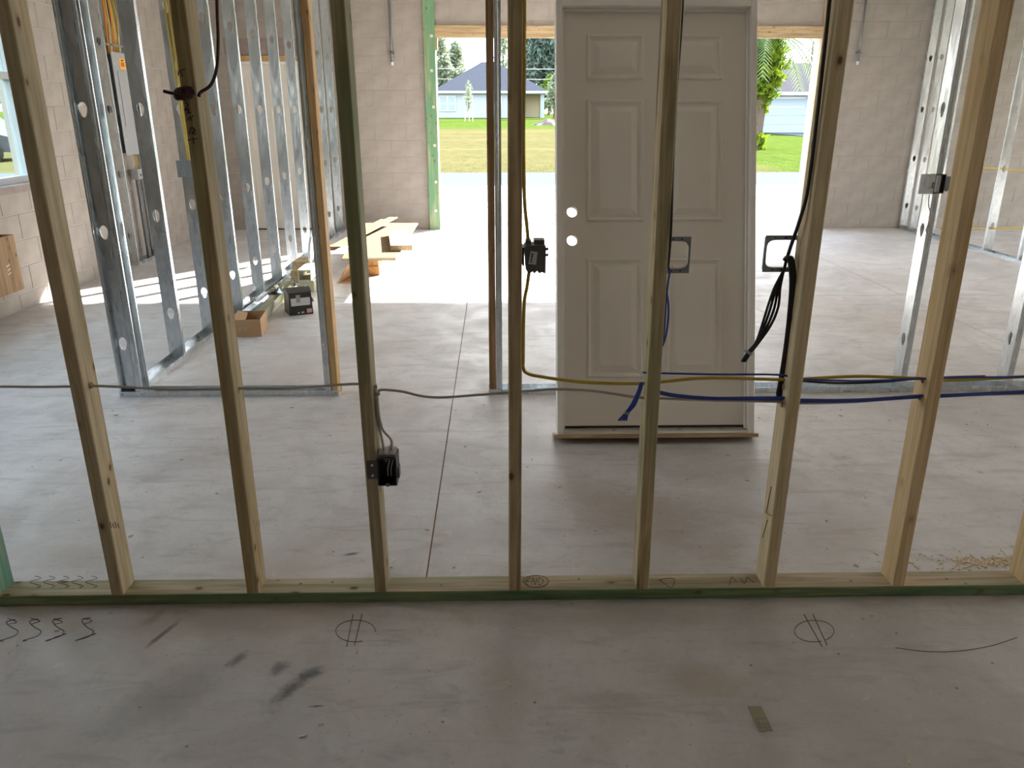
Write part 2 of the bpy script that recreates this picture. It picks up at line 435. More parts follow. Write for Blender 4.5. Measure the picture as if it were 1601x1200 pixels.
# ---------------------------------------------------------------- floor (slab sections with sawn joints between them)
floor = MB().box(XL - .2, XR + .2, YB - .2, YF + .22, -.14, -.0025).build('floor', 'joint'); tag(floor, kind='structure')
gp = .0028
fx = [XL - .2, -.25, 3.51, XR + .2]; fy = [2.24, 6.6, YF + .22]
MB().box(XL - .2, XR + .2, YB - .2, 2.24, -.02, 0).build('slab_section', 'floor', floor)
for i in range(3):
    for j in range(2):
        MB().box(fx[i] + gp, fx[i + 1] - gp, fy[j] + (gp if j else 0), fy[j + 1] - gp, -.02, 0).build('slab_section', 'floor', floor)

# ---------------------------------------------------------------- block walls
BL, BH = .406, .203
_bm = {}
def block_mesh(L, Hh):
    key = (round(L, 3), round(Hh, 3))
    if key not in _bm:
        b = MB(); g = .004; c = .003; d = .03
        x0, x1, z0, z1 = g, L - g, g, Hh - g
        back = [(x0, d, z0), (x1, d, z0), (x1, d, z1), (x0, d, z1)]
        mid = [(x0, c, z0), (x1, c, z0), (x1, c, z1), (x0, c, z1)]
        fr = [(x0 + c, 0, z0 + c), (x1 - c, 0, z0 + c), (x1 - c, 0, z1 - c), (x0 + c, 0, z1 - c)]
        f = [(8, 9, 10, 11)]
        for k in range(4):
            j = (k + 1) % 4; f += [(k, j, 4 + j, 4 + k), (4 + k, 4 + j, 8 + j, 8 + k)]
        b.add(back + mid + fr, f); _bm[key] = b.mesh('concrete_block', M['block'])
    return _bm[key]
def block_rows():
    z = 0.0; zn = .127; k = 0
    while z < CEIL - .02:
        yield k, z, min(zn, CEIL); z, zn = zn, zn + BH; k += 1
def lay_blocks(parent, u0, u1, holes, place, single=lambda u, z: True):
    bulk = MB()
    for k, z0, z1 in block_rows():
        zc = (z0 + z1) / 2
        cuts = [(a, b) for a, b, c, d in holes if c < zc < d]
        u = u1 + (BL / 2 if k % 2 else 0)
        while u > u0:
            a, b = max(u - BL, u0), min(u, u1); segs = [(a, b)]
            for c, d in cuts:
                nx = []
                for p, q in segs:
                    if d <= p or c >= q: nx.append((p, q)); continue
                    if c > p: nx.append((p, c))
                    if d < q: nx.append((d, q))
                segs = nx
            for p, q in segs:
                if q - p < .04: continue
                me = block_mesh(q - p, z1 - z0); loc, rz = place(p, z0)
                if single((p + q) / 2, zc):
                    ob = link('concrete_block', me, parent); ob.location = (loc[0], loc[1] + random.uniform(-.001, .001), loc[2]); ob.rotation_euler.z = rz
                else:
                    mt = Matrix.Translation(loc) @ Matrix.Rotation(rz, 4, 'Z')
                    bulk.add([mt @ v.co for v in me.vertices], [tuple(pp.vertices) for pp in me.polygons])
            u -= BL
    if bulk.v:
        o = bulk.build('block_courses', 'block', parent); o['kind'] = 'stuff'

MD = .004
wf = MB(); W0, W1 = YF + MD, YF + .2
for (x0, x1, z0, z1) in [(XL - .2, DX0, 0, CEIL), (DX0, DX1, DZ + .09, CEIL), (DX1, OPX0, 0, CEIL), (OPX0, OPX1, OPZ + .14, CEIL), (OPX1, XR + .2, 0, CEIL)]:
    wf.box(x0, x1, W0, W1, z0, z1)
wall_front = wf.build('wall_front', 'mortar'); tag(wall_front, kind='structure')
lay_blocks(wall_front, XL, XR, [(OPX0, OPX1, 0, OPZ + .05), (DX0, DX1, 0, DZ + .02), (DX0 - .1, DX1 + .1, DZ - .02, DZ + .30)], lambda u, z: ((u, YF, z), 0), lambda u, z: u < 7.3)
MB().box(OPX0 - .2, OPX1 + .2, YF + .012, YF + .19, OPZ + .10, OPZ + .16).build('lintel_soffit', 'lintel', wall_front)
MB().box(DX0 - .1, DX1 + .1, YF - .002, YF + .15, DZ + .06, DZ + .257).build('stained_lintel', 'lintel', wall_front)
wl = MB(); X0, X1 = XL - .2, XL - MD
for (y0, y1, z0, z1) in [(YB - .2, 2.9, 0, CEIL), (2.9, 4.1, 2.36, CEIL), (2.9, 4.1, 0, .939), (4.1, WY0, 0, CEIL), (WY0, WY1, 0, WZ0), (WY0, WY1, WZ1, CEIL), (WY1, YF + .007, 0, CEIL)]:  # second, unseen window opening nearer the camera, added for extra daylight
    wl.box(X0, X1, y0, y1, z0, z1)
wall_left = wl.build('wall_left', 'mortar'); tag(wall_left, kind='structure')
lay_blocks(wall_left, YB, YF, [(WY0, WY1, WZ0 - .02, WZ1), (2.9, 4.1, .93, 2.36)], lambda u, z: ((XL, u, z), R(90)), lambda u, z: u > 4.4)
MB().box(X0 - .02, XL + .03, WY0, WY1, WZ0 - .055, WZ0 - .002).build('window_stool', 'lintel', wall_left)

wr = MB()
for (y0, y1, z0, z1) in [(YB - .2, 4.2, 0, CEIL), (4.2, 10.2, 2.45, CEIL), (10.2, YF + .2, 0, CEIL)]:  # wide unseen opening added in this wall to brighten the floor
    wr.box(XR, XR + .2, y0, y1, z0, z1)
tag(wr.build('wall_right', 'stucco'), kind='structure')
wb = MB()
for (x0, x1, z0, z1) in [(XL - .2, 4.2, 0, CEIL), (4.2, 4.55, 2.2, CEIL), (4.55, XR + .2, 0, CEIL)]:  # narrow unseen opening added behind the camera as daylight fill
    wb.box(x0, x1, YB - .2, YB, z0, z1)
tag(wb.build('wall_back', 'stucco'), kind='structure')
tag(MB().box(XL - .2, XR + .2, YB - .2, YF + .2, CEIL, CEIL + .12).build('ceiling', 'ceiling'), kind='structure')

# window in the left wall
win = link('window_1', None, None, (XL - .1, (WY0 + WY1) / 2, WZ0)); tag(win, 'white framed window in the left block wall', None, None, 'structure')
def wpart(n, m, *b): return part(MB().cbox(*b, c=.004), n, m, win)
xa, xb = XL - .13, XL - .06
wpart('window_frame', 'trim_white', xa, xb, WY0, WY1, WZ0, WZ0 + .055); wpart('window_frame', 'trim_white', xa, xb, WY0, WY1, WZ1 - .055, WZ1)
wpart('window_frame', 'trim_white', xa, xb, WY1 - .05, WY1, WZ0 + .055, WZ1 - .055); wpart('window_frame', 'trim_white', xa, xb, WY0, WY0 + .06, WZ0 + .055, WZ1 - .055)
wpart('meeting_rail', 'trim_white', xa, xb, WY0 + .06, WY1 - .05, 1.745, 1.80)
wpart('mullion', 'trim_white', xa, xb, 5.62, 5.69, WZ0 + .055, WZ1 - .055)
for y0, y1 in ((WY0 + .06, 5.62), (5.69, WY1 - .05)):
    for z0, z1 in ((WZ0 + .055, 1.745), (1.80, WZ1 - .055)):
        part(MB().box(xa + .03, xa + .035, y0, y1, z0, z1), 'pane', 'glass', win)

# entry door in the front wall: panelled, closed
ed = link('door_1', None, None, ((DX0 + DX1) / 2, YF, 0)); tag(ed, 'white six panel entry door closed in the front block wall', None, None, 'structure')
part(MB().cbox(DX0, DX0 + .035, YF - .005, YF + .12, 0, DZ - .01), 'jamb', 'white_paint', ed)
part(MB().cbox(DX1 - .035, DX1, YF - .005, YF + .12, 0, DZ - .01), 'jamb', 'white_paint', ed)
part(MB().cbox(DX0 + .035, DX1 - .035, YF - .005, YF + .12, DZ - .045, DZ - .01, axis='X'), 'head_jamb', 'white_paint', ed)
part(MB().cbox(DX0 - .02, DX1 + .02, YF - .012, YF + .1, DZ - .008, DZ + .055, axis='X'), 'wood_header', 'amber', ed)
part(MB().box(DX0 + .037, DX1 - .037, YF + .03, YF + .075, .012, DZ - .047), 'door_slab', 'door_white', ed)
part(MB().box(DX0 + .037, DX1 - .037, YF + .005, YF + .09, 0, .012), 'threshold', 'rubber', ed)
for cx in (DX0 + .275, DX1 - .275):
    for z0, z1 in ((.25, .80), (1.0, 1.55), (1.67, 1.88)):
        b = MB()
        b.box(cx - .15, cx + .15, YF + .024, YF + .03, z0, z0 + .02); b.box(cx - .15, cx + .15, YF + .024, YF + .03, z1 - .02, z1)
        b.box(cx - .15, cx - .13, YF + .024, YF + .03, z0 + .02, z1 - .02); b.box(cx + .13, cx + .15, YF + .024, YF + .03, z0 + .02, z1 - .02)
        part(b, 'door_panel', 'door_white', ed)

# garage opening bucks
gb = thing('door_buck', 'rough lumber frame around the wide garage opening, left board green', 'door frame', (1.67, YF, 0))
jl = part(MB().cbox(OPX0 - .142, OPX0, YF - .042, YF - .001, 0, 2.80), 'jamb_board', 'treated_z', gb, 'green pressure treated jamb board with white screw washers')
for z in (.25, .62, 1.08, 1.55, 1.98, 2.38):
    part(MB().prism(oval(OPX0 - .055 + random.uniform(-.02, .02), z, .02, .02, 10), YF - .050, YF - .042, 'Y'), 'washer', 'cable_white', jl)
part(MB().cbox(OPX1, OPX1 + .14, YF - .042, YF - .001, 0, 2.80), 'jamb_board', 'pine', gb)
hb = part(MB().cbox(OPX0, OPX1, YF - .042, YF - .001, OPZ, OPZ + .14, axis='X'), 'header_board', 'pine_x', gb)
part(MB().cbox(OPX0 + .001, OPX0 + .03, YF - .035, YF + .06, OPZ - .14, OPZ - .001), 'stop_block', 'pine', gb)
for i in range(14):
    x = OPX0 + .2 + i * .34 + random.uniform(-.08, .08); z = OPZ + random.choice((.04, .09))
    part(MB().prism(oval(x, z, .006, .006, 8), YF - .046, YF - .042, 'Y'), 'nail_head', 'steel_dark', hb)
# hanging conduit rods on the front wall
def rod(px, label, dx):
    p = PY(px[0], px[1], YF - .03)
    o = thing('conduit_rod', label, 'rod', (p.x, YF - .03, p.z))
    part(MB().tube([(p.x, YF - .03, p.z), (p.x + dx, YF - .03, CEIL - .01)], .013, 8), 'rod', 'steel_dark', o, None, True)
    part(MB().tube([(p.x, YF - .03, p.z - .03), (p.x, YF - .03, p.z + .01)], .02, 8), 'end_cap', 'cable_white', o)
    part(MB().box(p.x - .03, p.x + .03, YF - .05, YF - .0015, p.z + .10, p.z + .12), 'strap', 'steel_dark', o)
rod((613, 98), 'thin grey rod hanging on the block wall left of the garage opening', 0)
rod((1341, 97), 'thin grey rod hanging on the block wall right of the garage opening', 0)

# ---------------------------------------------------------------- front wood stud partition
WY, WD, PT = 2.19, .089, .038
ww = thing('wood_stud_wall', 'wooden stud wall standing in the foreground on a green treated plate', 'stud wall', (0, WY + WD / 2, 0))
plate = part(MB().cbox(-3.0, 3.2, WY, WY + WD, 0, PT, .003, 'X'), 'bottom_plate', 'treated_x', ww, 'green treated bottom plate with pencil marks')
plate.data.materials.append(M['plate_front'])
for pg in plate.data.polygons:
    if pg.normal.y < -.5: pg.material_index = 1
part(MB().cbox(-3.0, 3.2, WY, WY + WD, 2.80, CEIL - .001, .003, 'X'), 'top_plate', 'pine_x', ww)
def lean_stud(x0, x1, dx, mat, label=None):
    c = .003; z0, z1 = PT, 2.80; y0, y1 = WY + .001, WY + WD - .001
    poly = [(x0 + c, y0), (x1 - c, y0), (x1, y0 + c), (x1, y1 - c), (x1 - c, y1), (x0 + c, y1), (x0, y1 - c), (x0, y0 + c)]
    b = MB(); n = 8; ks = 5
    for k in range(ks + 1):
        t = k / ks
        b.v += [(p[0] + dx * t + (.0012 * math.sin(k * 1.9 + x0 * 9) if 0 < k < ks else 0), p[1], z0 + (z1 - z0) * t) for p in poly]
    for k in range(ks):
        b.f += [(k * n + i, k * n + (i + 1) % n, (k + 1) * n + (i + 1) % n, (k + 1) * n + i) for i in range(n)]
    b.f += [tuple(range(n))[::-1], tuple(range(ks * n, ks * n + n))]
    return part(b, 'stud', mat, ww, label)
SX = {}
for key, xr, dx, mat, lab in [('I', -1.614, 0, 'teal', 'teal green treated stud at the left edge'), ('A', -1.216, -.004, 'studA', None), ('B', -.780, 0, 'studB', 'stud with a rust brown edge, handwriting and a coil of dark cable'),
                             ('C', -.366, -.024, 'studC', 'green streaked stud carrying the low black outlet box'), ('D', .071, 0, 'studD', 'stud with a dark bark edge and knots'),
                             ('E', .490, -.022, 'studE', 'stud with long dark streaks in front of the white door'), ('F', .908, .012, 'studF', None), ('G', 1.335, -.006, 'studG', None), ('H', 1.775, 0, 'studG', None)]:
    st = lean_stud(xr - .039, xr, dx, mat, lab); SX[key] = (xr - .039, xr, st)
def mark(pts, r, name, mat, parent): return part(MB().tube(smooth_path(pts, 4), r, 4), name, mat, parent)
# handwriting on the front of the second stud
for seq in [[(316, 472), (320, 446), (360, 432)], [(330, 448), (343, 480)], [(358, 640), (376, 660), (356, 688), (380, 682), (372, 708), (394, 702)],
            [(370, 752), (410, 722)], [(384, 728), (400, 756)], [(382, 838), (396, 796), (420, 816), (400, 832), (424, 838)], [(372, 876), (438, 866)], [(404, 858), (414, 900)]]:
    mark([PY(200 + x / 4, y / 4, WY - .0003) for x, y in seq], .0016, 'ink_mark', 'ink', SX['B'][2])
# pencil marks on the plate top
def gm(seq, z, r=.0011, mat='pencil', par=None, name='pencil_mark'): return mark([G(x, y, z) for x, y in seq], r, name, mat, par)
def z4(seq): return [(800 + x / 3.158, 560 + y / 3.158) for x, y in seq]
PZ = PT + .0004
gm(z4([(120 + 62 * math.cos(a * .449), 1100 + 29 * math.sin(a * .449)) for a in range(15)]), PZ, par=plate)
for s_ in [[(92, 1080), (70, 1098), (88, 1100), (66, 1100), (82, 1120)], [(98, 1118), (104, 1080), (116, 1118), (124, 1082)], [(134, 1080), (134, 1116), (152, 1108), (156, 1092), (134, 1080)],
           [(728, 1092), (800, 1086), (790, 1130), (728, 1092)], [(1076, 1116), (1086, 1080), (1110, 1104)], [(1130, 1086), (1150, 1110), (1164, 1080), (1196, 1108)]]:
    gm(z4(s_), PZ, par=plate)
for k in range(5):
    gm([(55 + k * 22 + 9 * math.sin(j * 1.3), 900 + j * 2.6) for j in range(8)], PZ, .0009, par=plate)
# marks on the slab
for cx, cy, fl in ((556, 986, 1), (1273, 986, 0)):
    gm([(cx + 31 * math.cos(a * .43 + 1.2), cy + 17 * math.sin(a * .43 + 1.2)) for a in range(13 if fl else 15)], .0004, par=floor)
    gm([(cx - 4 if fl else cx - 16, cy - 26), (cx - 14 if fl else cx + 12, cy + 24)], .0004, .0015, par=floor)
    gm([(cx + 10 if fl else cx - 2, cy - 26), (cx - 2 if fl else cx + 20, cy + 22)], .0004, .0015, par=floor)
for k in range(4):
    cx = 8 + k * 36 + (10 if k == 3 else 0)
    gm([(cx + 16, 968 - k), (cx + 2, 972 - k), (cx + 10, 980), (cx + 20, 986), (cx + 14, 994), (cx - 8, 1001), (cx - 2, 1002 - k)] + ([(cx + 6, 996), (cx + 24, 990)] if k > 1 else []), .0004, .0013, par=floor)
    gm([(cx + 4, 966), (cx + 18, 972 - 2 * (k % 2)), (cx + 6, 975)], .0004, .0010, par=floor)
gm([(1400, 1012), (1450, 1018), (1500, 1017), (1550, 1009), (1590, 996)], .0004, .0010, par=floor)
# grade stamps low on the studs
for key, px in (('A', (172, 815)), ('B', (396, 812))):
    for j in range(4):
        p = PX(px[0] + j * 4, px[1] + (j % 2) * 3, SX[key][1] + .0003); q = PX(px[0] + j * 4 + 2, px[1] + 10, SX[key][1] + .0003)
        if p.y < WY + WD and q.y < WY + WD: mark([p, q], .0012, 'grade_stamp', 'stamp', SX[key][2])
for s_ in ([(1206, 760), (1198, 800)], [(1196, 800), (1206, 806)], [(1200, 812), (1192, 840)]):
    mark([PX(x, y, SX['F'][0] - .0003) for x, y in s_], .0014, 'grade_stamp', 'stamp', SX['F'][2])
# nail heads in the plate
for x in (435, 470, 520, 690, 905, 1210, 1330, 1480, 1510):
    p = G(x, random.uniform(904, 916), PT)
    part(MB().prism(oval(p.x, p.y, .005, .005, 8), PT - .001, PT + .001, 'Z'), 'nail_head', 'steel_dark', plate)

# ---------------------------------------------------------------- steel stud partitions
SW, SF, ST = .092, .034, .0016
HOLES_Z = [.305, .914, 1.524, 2.134]
def hole_poly(cu, cv):
    out = []
    for k in range(20):
        a = 2 * math.pi * k / 20; u, v = .021 * math.cos(a), .030 * math.sin(a)
        if math.sin(a) < -.55: v -= .014; u *= .75
        out.append((cu + u, cv + v))
    return out
def steel_stud_mesh(zt):
    b = MB(); prev = 0.0
    for zc in HOLES_Z:
        b.box(0, ST, 0, SW, prev, zc - .09); b.plate_hole((0, SW, zc - .09, zc + .09), hole_poly(SW / 2, zc), 0, ST, 'X'); prev = zc + .09
    b.box(0, ST, 0, SW, prev, zt)
    for y0, s in ((0, 1), (SW, -1)):
        ya = lambda d: y0 + s * d
        prof = [(0, 0), (.012, 0), (.014, .0018), (.018, .0018), (.020, 0), (SF, 0), (SF, .008), (SF - ST, .008), (SF - ST, ST), (.0205, ST), (.0185, .0034), (.0135, .0034), (.0115, ST), (0, ST)]
        b.prism([(p, ya(q)) for p, q in prof], 0, zt, 'Z')
    return b.mesh('stud', M['steel'])
SME = steel_stud_mesh(2.82)
def sstud(parent, x, y, rz, z=.0018):
    o = link('stud', SME); o.location = (x, y, z); o.rotation_euler.z = rz; return attach_deep(o, parent)
def track(parent, p0, p1, along, z=0.0, up=1, name='track'):
    b = MB(); t = ST; h = .032 * up
    zz = sorted((z, z + t * up)); zh = sorted((z + t * up, z + h))
    if along == 'X':
        x0, x1, y0, y1 = p0[0], p1[0], p0[1] - .002, p0[1] + SW + .002
        b.box(x0, x1, y0, y1, *zz); b.box(x0, x1, y0, y0 + t, *zh); b.box(x0, x1, y1 - t, y1, *zh)
    else:
        x0, x1, y0, y1 = p0[0] - .002, p0[0] + SW + .002, p0[1], p1[1]
        b.box(x0, x1, y0, y1, *zz); b.box(x0, x0 + t, y0, y1, *zh); b.box(x1 - t, x1, y0, y1, *zh)
    return part(b, name, 'steel', parent)
SY = 4.16
# left return with the two corner studs and the doorway jamb
w1 = thing('steel_stud_wall', 'short steel stud wall left of the doorway, ending in a yellow wood jamb', 'stud wall', (-1.5, SY + SW / 2, 0))
tr1 = track(w1, (-2.115, SY), (-.895, SY), 'X'); track(w1, (-2.115, SY), (-.895, SY), 'X', CEIL - .001, -1, 'top_track')
sstud(w1, -2.112, SY + SF + .002, R(-90)); sstud(w1, -2.018, SY, 0); sstud(w1, -.936 - SF, SY, 0)
part(MB().cbox(-.935, -.898, SY + .001, SY + SW - .001, .0025, 2.80), 'wood_jamb', 'amber', w1, 'yellow wooden jamb stud beside the steel')
for x in (-2.10, -1.99, -.91):
    part(MB().prism(oval(x, .016, .004, .004, 8), SY - .005, SY - .002, 'Y'), 'screw', 'steel_dark', tr1)
# long left wall running back to the front block wall
LX = -2.113
w2 = thing('steel_stud_wall', 'long steel stud wall running back to the white entry door', 'stud wall', (LX + SW / 2, 7.4, 0))
track(w2, (LX, SY + SW + .004), (LX, YF - .004), 'Y'); track(w2, (LX, SY + SW + .004), (LX, YF - .004), 'Y', CEIL - .001, -1, 'top_track')
LSY = [4.87, 5.47, 6.10, 6.71, 7.31, 7.92, 8.55, 9.20, 9.86, 10.45]
for y in LSY: sstud(w2, LX + SW, y, R(90))
# right wall behind the leaning door
w3 = thing('steel_stud_wall', 'steel stud wall right of the doorway, behind the leaning white door', 'stud wall', (2.0, SY + SW / 2, 0))
track(w3, (-.052, SY), (4.6, SY), 'X'); track(w3, (-.052, SY), (4.6, SY), 'X', CEIL - .001, -1, 'top_track')
part(MB().cbox(-.048, -.010, SY + .001, SY + SW - .001, .0025, 2.80), 'wood_jamb', 'crate', w3, 'brown knotty wooden jamb stud')
sstud(w3, -.009, SY, 0)
for x in (.47, 1.075, 1.68, 2.285, 2.895, 3.5, 4.1): sstud(w3, x, SY, 0)
part(MB().cbox(.63, .668, SY + .001, SY + SW - .001, .0025, 2.80), 'wood_stud', 'amber', w3)
# right-hand room wall, running back
RX = 5.46
w4 = thing('steel_stud_wall', 'steel stud wall along the right side of the far room', 'stud wall', (RX + SW / 2, 8.0, 0))
track(w4, (RX, 4.4), (RX, YF - .004), 'Y'); track(w4, (RX, 4.4), (RX, YF - .004), 'Y', CEIL - .001, -1, 'top_track')
for y in (4.45, 5.02, 5.63, 6.24, 6.85, 7.46, 8.07, 8.69, 9.30, 9.91, 10.36): sstud(w4, RX + SW, y, R(90))
sstud(w4, RX + SW, YF - SF - .003, R(90))
# chase round the electrical panel on the left wall
CXA, CYA, CYB = -3.795, 8.12, 8.74
w5 = thing('steel_stud_chase', 'small steel stud frame around the grey electrical panel on left wall', 'stud frame', (CXA, 8.4, 0))
track(w5, (CXA, CYA), (CXA, CYB), 'Y'); track(w5, (CXA, CYA), (CXA, CYB), 'Y', CEIL - .001, -1, 'top_track')
sstud(w5, CXA + SW, CYA + .005, R(90)); sstud(w5, CXA + SW, CYB - .04, R(90)); sstud(w5, CXA, CYA + .09, 0)
part(MB().box(CXA + .005, CXA + SW - .005, CYA + .05, CYB - .05, 2.10, 2.12), 'cross_brace', 'steel', w5)

# ---------------------------------------------------------------- white prehung door leaning on the steel wall
LEAN = R(16.85); DXC = .761
dr = thing('prehung_door', 'white six panel prehung door leaning against steel studs', 'door', (DXC, 3.47, .046)); dr.rotation_euler.x = -LEAN
def dpart(mb, name, mat, parent=None, label=None):
    o = mb.build(name, mat, parent or dr)
    if label: o['label'] = label
    return o
HW, FH, FD = .4765, 2.05, .095
for s in (-1, 1):
    x0, x1 = sorted((s * HW, s * (HW - .0295)))
    dpart(MB().cbox(x0, x1, 0, FD, 0, FH), 'jamb', 'white_paint')
    x0, x1 = sorted((s * (HW - .030), s * (HW - .039)))
    dpart(MB().cbox(x0, x1, .030, .050, .022, FH - .030, .002), 'stop', 'white_paint')
dpart(MB().cbox(-HW + .030, HW - .030, 0, FD, FH - .0295, FH, axis='X'), 'head_jamb', 'white_paint')
dpart(MB().cbox(-HW + .040, HW - .040, .030, .050, FH - .039, FH - .030, .002, axis='X'), 'stop', 'white_paint')
DS0, DS1 = .052, .094; SLZ0, SLZ1 = .036, FH - .032
slab = MB().box(-.335, .445, DS0, DS1, SLZ0, SLZ1).box(-.445, -.335, DS0, DS1, SLZ0, .862)
slab.plate_hole((-.445, -.335, .862, 1.002), oval(-.398, .934, .026, .026, 24), DS0, DS1, 'Y')
slab.plate_hole((-.445, -.335, 1.002, 1.14), oval(-.398, 1.07, .026, .026, 24), DS0, DS1, 'Y').box(-.445, -.335, DS0, DS1, 1.14, SLZ1)
sl = dpart(slab, 'door_slab', 'door_white')
def raised(u0, u1, v0, v1):
    b = MB(); rings = [(0, DS0), (.004, DS0 - .009), (.010, DS0 - .009), (.020, DS0 - .0005), (.030, DS0 - .0005), (.060, DS0 - .013)]
    for i, y in rings: b.v += [(u0 + i, y, v0 + i), (u1 - i, y, v0 + i), (u1 - i, y, v1 - i), (u0 + i, y, v1 - i)]
    for k in range(len(rings) - 1): b.f += [(4 * k + i, 4 * k + (i + 1) % 4, 4 * k + 4 + (i + 1) % 4, 4 * k + 4 + i) for i in range(4)]
    k = 4 * (len(rings) - 1); b.f.append((k, k + 1, k + 2, k + 3)); return b
for u0, u1 in ((-.327, -.054), (.054, .327)):
    for v0, v1 in ((.270, .846), (1.024, 1.60), (1.695, 1.908)):
        dpart(raised(u0, u1, v0, v1), 'door_panel', 'door_white', sl)
sill = dpart(MB().prism([(.004, 0), (.088, 0), (.088, .026), (.05, .026), (.004, .012)], -HW + .030, HW - .030, 'X'), 'threshold', 'alu')
for x in (-.20, .12, .32): dpart(MB().prism(oval(x, .028, .012, .012, 10), .010, .0185, 'Z'), 'screw', 'steel_dark', sill)
dpart(MB().box(-.445, .445, DS0 - .004, DS1 - .01, .0265, .0355), 'door_sweep', 'rubber')
dpart(MB().box(-HW - .016, HW + .016, -.012, .1, -.018, -.0005), 'shipping_board', 'pine_x')

# ---------------------------------------------------------------- electrical boxes and brackets on the wood studs
def open_box(b, x0, x1, y0, y1, z0, z1, t=.003):   # open towards -Y
    b.box(x0, x0 + t, y0, y1, z0, z1); b.box(x1 - t, x1, y0, y1, z0, z1); b.box(x0 + t, x1 - t, y0, y1, z0, z0 + t); b.box(x0 + t, x1 - t, y0, y1, z1 - t, z1)
    b.box(x0 + t, x1 - t, y1 - t, y1, z0 + t, z1 - t); return b
def ybox(px0, py0, px1, py1, Y):
    a = PY(px0, py0, Y); c = PY(px1, py1, Y); return a.x, c.x, c.z, a.z
# outlet box low on the third stud
x0, x1, z0, z1 = ybox(590.5, 717, 620, 759, WY - .014); x0 = SX['C'][1] - .004 + .001
x1 = x0 + .058
ob = thing('outlet_box', 'black outlet box low on a green streaked stud, open to the camera', 'electrical box', (x0 + .03, WY, z0))
ob1 = part(open_box(MB(), x0, x1, WY - .014, WY + .062, z0, z1), 'box_body', 'black_plastic', ob)
part(MB().box(x0 + .005, x1 - .005, WY + .0, WY + .06, z1 + .0005, z1 + .008), 'cable_clamp', 'clamp_grey', ob)
part(MB().box(x0 + .026, x0 + .031, WY - .01, WY + .06, z1 + .0085, z1 + .012), 'clamp_rib', 'clamp_grey', ob)
part(MB().box(x0 - .034, x0 - .0005, WY - .003, WY - .0003, z0 + .018, z1 - .012), 'nail_flange', 'grey_plastic', ob)
for z in (z0 + .030, z1 - .026): part(MB().prism(oval(x0 - .017, z, .004, .004, 8), WY - .006, WY - .003, 'Y'), 'nail_head', 'alu', ob)
part(MB().box(x1 + .0003, x1 + .007, WY - .004, WY + .028, z0 + .022, z0 + .056), 'side_clip', 'grey_plastic', ob)
for z in (z0 + .004, z1 - .004): part(MB().prism(oval((x0 + x1) / 2, z, .007, .007, 8), WY - .016, WY - .0142, 'Y'), 'screw_boss', 'grey_plastic', ob)
for xx, zz in ((x0 + .034, .012), (x0 + .044, .004)):
    part(MB().tube(smooth_path([(xx, WY + .04, z1 - .006), (xx + .002, WY + .01, z1 - .015), (xx - .004, WY - .001, (z0 + z1) / 2 + .006), (xx - .006, WY + .01, z0 + .022)], 4), .0016, 6), 'wire_end', 'cable_white', ob)
# switch box on the fourth stud, its back to the camera
xq = SX['D'][1] + .001; a_ = PY(818, 384, WY + .025); c_ = PY(853, 432, WY + .025)
sx0, sx1, sz0, sz1 = xq, c_.x, c_.z + .008, a_.z
sb = thing('switch_box', 'dark grey switch box with white label at mid height on a knotty stud', 'electrical box', (xq, WY + .05, sz0))
poly = [(sx0 + .010, sz0 + .012), (sx0 + .018, sz0), (sx0 + .030, sz0 + .006), (sx0 + .034, sz0), (sx0 + .042, sz0 + .008), (sx0 + .048, sz0 + .001), (sx0 + .056, sz0 + .004), (sx1, sz0), (sx1, sz1 - .004), (sx1 - .008, sz1), (sx0 + .012, sz1), (sx0 + .006, sz1 - .004)]
part(MB().prism(poly, WY + .025, WY + .098, 'Y'), 'box_body', 'grey_plastic', sb)
part(MB().box(sx0, sx0 + .0055, WY + .028, WY + .096, sz0 + .022, sz1 - .006), 'nail_flange', 'black_plastic', sb)
lb = MB(); lx, lz = sx0 + .017, sz0 + .028
lb.prism([(lx, lz), (lx + .022, lz - .002), (lx + .026, lz + .034), (lx + .006, lz + .037)], WY + .0242, WY + .0249, 'Y')
lo = part(lb, 'paper_label', 'label_white', sb, 'small white printed label')
for j in range(4): part(MB().box(lx + .006 + j * .0008, lx + .010 + j * .0012, WY + .0236, WY + .0241, lz + .004 + j * .007, lz + .009 + j * .007), 'print_bar', 'ink', lo)
for z in (sz1 - .018, sz0 + .045): part(MB().tube([(sx1 + .0003, WY + .07, z), (sx1 + .010, WY + .07, z + .002)], .004, 8), 'mounting_lug', 'grey_plastic', sb)
part(MB().box(sx0 + .034, sx0 + .064, WY + .05, WY + .096, sz1 + .0005, sz1 + .012), 'cable_clamp', 'grey_plastic', sb)
part(MB().box(sx0 + .010, sx0 + .026, WY + .05, WY + .096, sz1 + .0005, sz1 + .010), 'cable_clamp', 'grey_plastic', sb)
